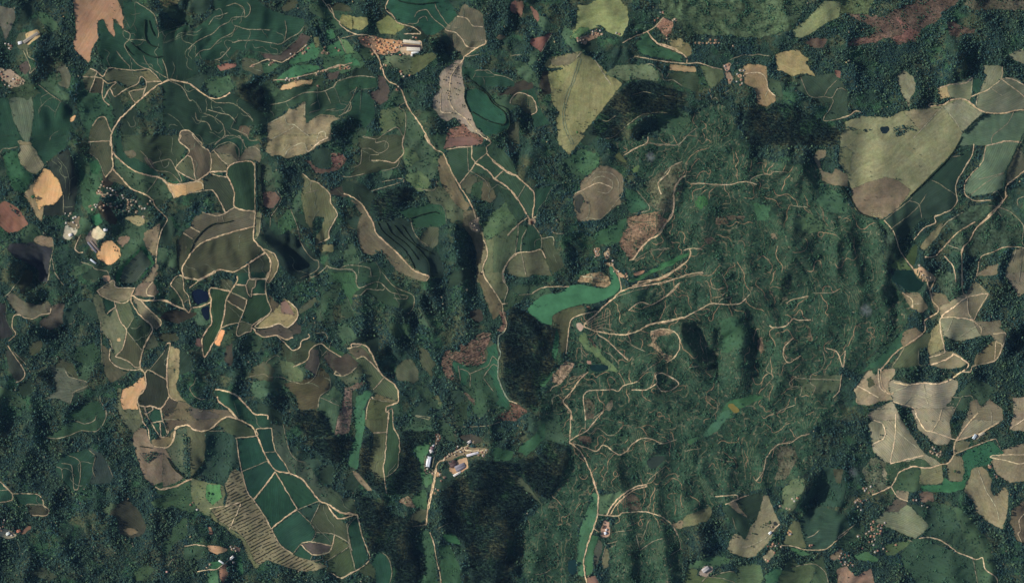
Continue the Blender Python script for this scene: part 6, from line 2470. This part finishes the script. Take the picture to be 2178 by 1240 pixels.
for k, (x, y) in enumerate(row_pts([(2089, 243), (2070, 258), (2045, 283)], 22), 1):
    tree("windbreak_tree", nth(k) + " from the north of the tall trees along the corner of the large pale pasture", x + random.uniform(-1, 1), y, 5.6, 'tall', 0.6, (34, 54, 50), G)
G = "tall trees in the curving row at the right edge"
for k, (x, y) in enumerate(row_pts([(2176, 280), (2170, 292), (2157, 318), (2137, 362), (2131, 397)], 38), 1):
    tree("windbreak_tree", nth(k) + " from the north of the tall trees in the curving row near the right edge", x + random.uniform(-1, 1), y, 5.0, 'tall', 0.6, (34, 54, 50), G)
G = "trees along the western farm river"
for k, (x, y) in enumerate(west(tp(0, 1, 775, 380, 780, 400, 770, 365, 865, 390, 840, 470, 850, 450, 750, 460, 690, 500)), 1):
    tree("river_tree", nth(k) + " from the west of the dark trees by the stream above the western village", x, y, 5.0, group=G)

# ---------------------------------------------------------------- hedges and rows of shrubs
HV, HF = ico(1, 3, 0.35)
def hedge_mesh(pts, r, h, step, gap=0.0, seed=0):
    p = resample(chaikin(pts, False, 1), step)
    g_ = np.random.default_rng(seed)
    Vs, Fs, o = [], [], 0
    for x, y in p:
        if g_.random() < gap:
            continue
        x += g_.normal() * 0.25
        y += g_.normal() * 0.25
        s = r * g_.uniform(0.75, 1.25)
        a = g_.uniform(0, 6.28)
        R = np.array([[math.cos(a), -math.sin(a)], [math.sin(a), math.cos(a)]])
        V = HV.copy()
        V[:, :2] = V[:, :2] @ R.T * s
        V[:, 2] = (V[:, 2] * 0.5 + 0.42) * h * g_.uniform(0.8, 1.2)
        V += [float(wx(x)), float(wy(y)), float(hpx(x, y)) + 1.0]
        Vs.append(V)
        Fs.append(HF + o)
        o += len(V)
    return mesh_np("hedge", np.vstack(Vs), np.vstack(Fs), M['crown']) if Vs else None
HL = ["curved dark hedge across the green hillside in the upper left, {}",
      ]
hedge_words = ["outer western loop on the green slopes below the orange clearing", "short inner western loop on the green slopes below the orange clearing",
    "long one curving below the loops on the green slopes", "short one left of the green slopes near the pale hut", "along the bright green field at the top edge",
    "along the west side of the kidney shaped green field", "around the east side of the kidney shaped green field", "between the two kidney shaped green fields",
    "outermost of those around the kidney shaped green fields", "crossing the striped field as a snaking dark line", "along the western rim of the big brown green field",
    "across the small bright green field by the dark wood", "first of the terrace hedges beside the brown ridge", "second of the terrace hedges beside the brown ridge",
    "third of the terrace hedges beside the brown ridge", "easternmost of the terrace hedges beside the brown ridge", "along the straight south eastern border of the large pale pasture",
    "along the south western rim of the large pale pasture", "diagonal one on the brown hill above the lower left forest", "short one at the top of the brown hill",
    "second diagonal one on the brown hill", "short straight one beside the scrubby wood", "along the northern border of the dark planted wood by the junction"]
for i, p in enumerate(HEDGES):
    me = hedge_mesh(p, 3.3, 9.0, 1.2, 0.0, 200 + i)
    if me:
        lab = "dark hedge " + hedge_words[i % len(hedge_words)]
        link("hedge", me, None, alb((40, 56, 46)), label=lab, category="hedge", group="dark hedges along the fields")
def inside(poly, x, y):
    n = len(poly)
    c_ = False
    for i in range(n):
        x1, y1 = poly[i]
        x2, y2 = poly[(i + 1) % n]
        if (y1 > y) != (y2 > y) and x < (x2 - x1) * (y - y1) / (y2 - y1) + x1:
            c_ = not c_
    return c_
def shrub_rows(poly, ang, gap_px, label, group, col, r, h, seed, cut=1.0):
    g_ = random.Random(seed)
    P = np.array(poly)
    c0 = P.mean(0)
    d = np.array([math.cos(ang), -math.sin(ang)])
    n = np.array([-d[1], d[0]])
    R = np.abs(P - c0).max() * 1.5
    rows = []
    for s in np.arange(-R, R, gap_px):
        ts = [t for t in np.arange(-R, R, 1.0) if inside(poly, *(c0 + n * s + d * t))]
        run = []
        for t in ts + [1e9]:
            if run and t - run[-1] > 1.5 or (run and g_.random() < 0.045 * cut):
                if len(run) > 5:
                    rows.append((s, run[0] + g_.uniform(0, 3), run[-1] - g_.uniform(0, 3)))
                run = []
            run.append(t)
    for k, (s, t0, t1) in enumerate(rows, 1):
        m_ = max(3, int((t1 - t0) / 5))
        tl, t1 = g_.uniform(-1.2, 1.2), t0 + (t1 - t0) * g_.uniform(0.8, 1.0)
        pts = np.array([c0 + n * (s + tl * (q / max(m_ - 1, 1) - 0.5) * 2 + g_.uniform(-.8, .8)) + d * t for q, t in enumerate(np.linspace(t0, t1, m_))])
        me = hedge_mesh(pts, r * g_.uniform(0.65, 1.2), h * g_.uniform(0.6, 1.3), 0.75, 0.0, seed * 1000 + k)
        if me:
            link("shrub_row", me, None, alb(col, g_.uniform(0.8, 1.2)), label=nth(k) + label, category="shrubs", group=group)
orch = tp(1, 3, 500, 420, 550, 440, 600, 590, 640, 640, 720, 750, 780, 860, 830, 960, 920, 1030, 1060, 1080, 1100, 1130, 990, 1150, 840, 1100, 740, 1060, 680, 1100, 630, 1060, 600, 960, 540, 880, 480, 840, 400, 800, 340, 710, 440, 690, 460, 600, 440, 530)
shrub_rows(orch, math.radians(27), 6.6, " from the north of the slanting shrub rows on the tan strip", "slanting shrub rows on the tan strip", (58, 60, 48), 2.2, 4.0, 5, 0.9)
cutp = tp(2, 2, 1220, 560, 1300, 510, 1380, 500, 1380, 560, 1320, 660, 1330, 760, 1260, 790, 1160, 790, 1060, 740, 1040, 800, 1080, 910, 1020, 910, 960, 820, 960, 720, 1000, 660, 1120, 670, 1120, 600, 1160, 620)
shrub_rows(cutp, math.radians(24), 4.4, " from the north of the shrub rows on the curved felled clearing", "slanting shrub rows on the felled clearing", (40, 48, 42), 1.7, 4.0, 6, 1.6)

# ---------------------------------------------------------------- buildings
def boxm(name, x0, x1, y0, y1, z0, z1, mat):
    V = [(x, y, z) for z in (z0, z1) for y in (y0, y1) for x in (x0, x1)]
    F = [(0, 2, 3, 1), (4, 5, 7, 6), (0, 1, 5, 4), (2, 6, 7, 3), (0, 4, 6, 2), (1, 3, 7, 5)]
    return mesh_np(name, V, F, mat)
def slope_mesh(sgn):
    # one side of a gable roof for a 10 x 7 body, with eaves; a thin slab
    y0, y1, z0, z1 = 0.0, 4.0 * sgn, 4.75, 2.85
    V = [(-5.5, y0, z0), (5.5, y0, z0), (5.5, y1, z1), (-5.5, y1, z1), (-5.5, y0, z0 - .15), (5.5, y0, z0 - .15), (5.5, y1, z1 - .15), (-5.5, y1, z1 - .15)]
    F = [(0, 1, 2, 3), (7, 6, 5, 4), (0, 4, 5, 1), (3, 2, 6, 7), (0, 3, 7, 4), (1, 5, 6, 2)]
    if sgn > 0:
        pass
    else:
        F = [f[::-1] for f in F]
    return mesh_np("roof_slope", V, F, M['roof'])
def walls_mesh():
    V = [(-5, -3.5, -3), (5, -3.5, -3), (5, 3.5, -3), (-5, 3.5, -3), (-5, -3.5, 3), (5, -3.5, 3), (5, 3.5, 3), (-5, 3.5, 3), (-5, 0, 4.55), (5, 0, 4.55)]
    me = bpy.data.meshes.new("wall")
    me.from_pydata(V, [], [(0, 1, 5, 4), (2, 3, 7, 6), (1, 2, 6, 9, 5), (3, 0, 4, 8, 7), (4, 5, 9, 8), (6, 7, 8, 9)])
    me.materials.append(M['wall'])
    return me
HM = {'wall': walls_mesh(), 'rs1': slope_mesh(1), 'rs2': slope_mesh(-1), 'ridge': boxm("ridge_cap", -5.55, 5.55, -.22, .22, 4.68, 4.86, M['roof']),
      'door': boxm("door", -.5, .5, -3.58, -3.5, -.2, 2.1, M['wood']), 'win': boxm("window", -.6, .6, -3.57, -3.5, 1.0, 2.1, M['glass'])}
HN = [0]
def house(name, label, cat, x, y, L, W, ang, roof, group=None, wall=(200, 190, 175), hk=1.0, parts=True, zo=None):
    HN[0] += 1
    rr = random.Random(HN[0] * 31)
    z = float(hpx(x, y)) + (ZTOP * 0.55 if zo is None else zo)
    t = thing(name, label, cat, (float(wx(x)), float(wy(y)), z), ang, (L / 10.0, W / 7.0, hk), group)
    link("wall", HM['wall'], t, alb(wall))
    c1 = alb(roof, rr.uniform(0.85, 1.1))
    link("roof_slope", HM['rs1'], t, c1)
    link("roof_slope", HM['rs2'], t, c1)
    link("ridge_cap", HM['ridge'], t, alb(roof, 0.8))
    if parts:
        link("door", HM['door'], t, alb((95, 70, 50))).location = (rr.uniform(-1, 1), 0, 0)
        for q in (-3.2, 3.2):
            link("window", HM['win'], t).location = (q, 0, 0)
    return t
def shed(label, c, r, x0, y0, x1, y1, w, roof, hk=1.5, cat="shed", name="farm_shed"):
    (ax, ay), (bx_, by) = tp(c, r, x0, y0, x1, y1)
    L = math.hypot(bx_ - ax, by - ay) * S
    house(name, label, cat, (ax + bx_) / 2, (ay + by) / 2, max(L, w * S), w * S, math.atan2(-(by - ay), bx_ - ax), roof, hk=hk)
shed("long cream roofed shed, northern of the pair in the farmyard with orange yards", 2, 0, 640, 362, 775, 378, 5.6, (222, 210, 186))
shed("long broad cream roofed shed, southern of the pair beside the orange yards", 2, 0, 668, 428, 772, 432, 7.0, (208, 198, 178))
shed("long dark roofed shed between the two long cream sheds", 2, 0, 642, 397, 772, 406, 4.2, (82, 68, 68))
shed("white roofed wing below the broad cream shed, running east west", 2, 0, 705, 462, 762, 453, 3.6, (228, 222, 212))
shed("small white roofed shed closing the corner of the white wing", 2, 0, 706, 490, 708, 470, 3.4, (225, 218, 205))
shed("grey slatted barn on the sandy patch near the upper left corner", 0, 0, 225, 372, 338, 298, 6.5, (150, 142, 128))
shed("white roofed shed at the lower end of the slatted grey barn", 0, 0, 172, 380, 205, 372, 5.5, (205, 205, 205))
shed("long grey blue drying shed beside the orange round yard, outer of two", 0, 1, 762, 905, 830, 985, 3.6, (126, 126, 134))
shed("long brownish drying shed beside the orange round yard, inner of two", 0, 1, 786, 894, 850, 968, 3.6, (142, 130, 124))
shed("bright white roofed shed in the pale grey farmyard of the western village", 0, 1, 598, 846, 628, 836, 5.0, (232, 222, 212))
shed("narrow pale blue roof south west of the orange round yard", 0, 1, 788, 1050, 832, 1084, 3.4, (205, 212, 215))
shed("white roofed house at the north east corner of the cream yard", 0, 1, 902, 802, 934, 796, 5.0, (225, 222, 220))
shed("long bright white shed beside the valley road, largest white roof of the photo", 2, 3, 705, 402, 717, 336, 8.0, (245, 245, 240), 1.8)
shed("pale grey square shed just north of the long bright white shed", 2, 3, 720, 297, 742, 290, 7.0, (205, 196, 190))
shed("mauve roofed house north of the pale grey square shed", 2, 3, 726, 277, 746, 266, 6.0, (130, 104, 104))
shed("small white hut at the northern end of the white shed row", 2, 3, 742, 258, 750, 246, 3.5, (225, 225, 225))
shed("broad dark brown roof beside the cream farmyard above the valley road", 2, 3, 862, 392, 905, 374, 13.0, (88, 72, 70), 2.0)
shed("broad slate grey roof below the dark brown roof in the cream farmyard", 2, 3, 905, 422, 968, 394, 11.0, (122, 118, 124), 2.0)
shed("narrow white roof at the southern corner of the cream farmyard", 2, 3, 890, 470, 938, 444, 4.2, (232, 226, 216))
shed("long narrow white shed east of the cream farmyard", 2, 3, 985, 326, 1062, 305, 4.6, (226, 220, 220))
shed("white roofed house above the houses along the branching lanes", 2, 3, 985, 240, 1012, 222, 5.0, (224, 214, 204))
shed("bright white farmhouse roof on the pink yard beside the southern road", 3, 3, 786, 880, 804, 872, 5.2, (242, 240, 235))
shed("small white roof just above the bright white one on the pink yard", 3, 3, 796, 858, 806, 846, 3.4, (228, 222, 214))
shed("small dark brown roof on the pink yard beside the southern road", 3, 3, 776, 842, 786, 822, 3.0, (96, 82, 74))
shed("pale blue grey glasshouse roof in the eastern valley of striped fields", 5, 3, 966, 206, 986, 178, 5.4, (198, 206, 208))
shed("tan roofed long shed east of the pale blue glasshouse roof", 5, 3, 1008, 182, 1046, 164, 4.6, (186, 172, 146))
shed("pale grey roofed farmhouse in the stony yard near the bottom edge", 4, 3, 312, 1146, 352, 1120, 8.0, (178, 172, 166))
shed("white roofed farmhouse on the tan pasture by its largest dark tree", 4, 3, 782, 882, 800, 868, 4.6, (238, 236, 228), cat="house", name="farmhouse")
shed("white roofed house in the lower left forest hamlet", 0, 3, 58, 886, 82, 872, 5.6, (222, 224, 214), cat="house", name="farmhouse")
shed("red roofed house in the lower left forest hamlet", 0, 3, 132, 866, 160, 858, 6.0, (160, 104, 84), cat="house", name="farmhouse")
shed("white roofed house on the lane beside the small orange field at lower left", 1, 3, 478, 1058, 500, 1040, 5.0, (224, 218, 208), cat="house", name="farmhouse")
shed("narrow white roof on the green lawn at the lower left", 1, 3, 400, 1066, 432, 1086, 3.2, (226, 224, 216), cat="house", name="farmhouse")
shed("dark brown roof on the pale yard where the ridge roads meet", 3, 1, 318, 722, 324, 748, 4.5, (70, 52, 44), cat="shed")
def cluster(label, group, roofs, size, pts, seed):
    g_ = random.Random(seed)
    for k, (x, y) in enumerate(west(pts), 1):
        L = 0.85 * size * g_.uniform(0.75, 1.25)
        house("small_house", (nth(k) + " from the west: " + label) if len(pts) > 1 else label, "house", x, y, L * S, L * S * g_.uniform(0.6, 0.8), g_.uniform(-0.5, 0.5) + (1.57 if g_.random() < 0.3 else 0), g_.choice(roofs), group)
for (label, group, c, r, roofs, size, pts, seed) in CLUSTERS:
    cluster(label, group, roofs, size, pts, seed)

# ---------------------------------------------------------------- thin drifting smoke
def smoke(x, y, r, h, dens, label):
    V, F = ico(3, int(x), 0.12, r * S, r * S * 1.15, h)
    m = bpy.data.materials.new("thin_smoke")
    m.use_nodes = True
    nt = m.node_tree
    nt.nodes.clear()
    out = nt.nodes.new("ShaderNodeOutputMaterial")
    pv = nt.nodes.new("ShaderNodeVolumePrincipled")
    pv.inputs["Color"].default_value = (0.9, 0.93, 0.97, 1)
    tcn = nt.nodes.new("ShaderNodeTexCoord")
    ln = N(nt, "ShaderNodeVectorMath", operation='LENGTH')
    dv = N(nt, "ShaderNodeVectorMath", operation='DIVIDE')
    nt.links.new(tcn.outputs["Object"], dv.inputs[0])
    dv.inputs[1].default_value = (r * S, r * S * 1.15, h)
    nt.links.new(dv.outputs[0], ln.inputs[0])
    fall = ramp(nt, ln.outputs["Value"], 0.15, 0.95, 1.0, 0.0)
    nz = noise(nt, tcn.outputs["Object"], 0.07, 3, 0.6)
    nt.links.new(math_node(nt, 'MULTIPLY', math_node(nt, 'MULTIPLY', fall, ramp(nt, nz, 0.38, 0.7, 0.0, 1.0)), dens), pv.inputs["Density"])
    nt.links.new(pv.outputs[0], out.inputs["Volume"])
    o = link("thin_smoke", mesh_np("thin_smoke", V, F, m, True), kind="stuff", label=label, category="smoke")
    o.location = (float(wx(x)), float(wy(y)), float(hpx(x, y)) + h + 12)
smoke(1382, 336, 13, 14, 0.035, "pale smoke puff above the scrub right of the brown mound")
smoke(1838, 660, 17, 16, 0.03, "pale smoke puff left of the eastern tan fields")
smoke(1812, 1002, 13, 14, 0.02, "thin smoke beside the pale striped hill")

# ---------------------------------------------------------------- the air between the ground and the camera
hz = boxm("haze", -9000, 9000, -9000, 9000, float(hh.min()) - 5.0, CAM_H + 200.0, None)
m = bpy.data.materials.new("haze_air")
m.use_nodes = True
nt = m.node_tree
nt.nodes.clear()
out = nt.nodes.new("ShaderNodeOutputMaterial")
pv = nt.nodes.new("ShaderNodeVolumePrincipled")
pv.inputs["Color"].default_value = (0.3, 0.52, 1.0, 1)
pv.inputs["Density"].default_value = HAZE
nt.links.new(pv.outputs[0], out.inputs["Volume"])
hz.materials.append(m)
link("haze", hz, kind="stuff")
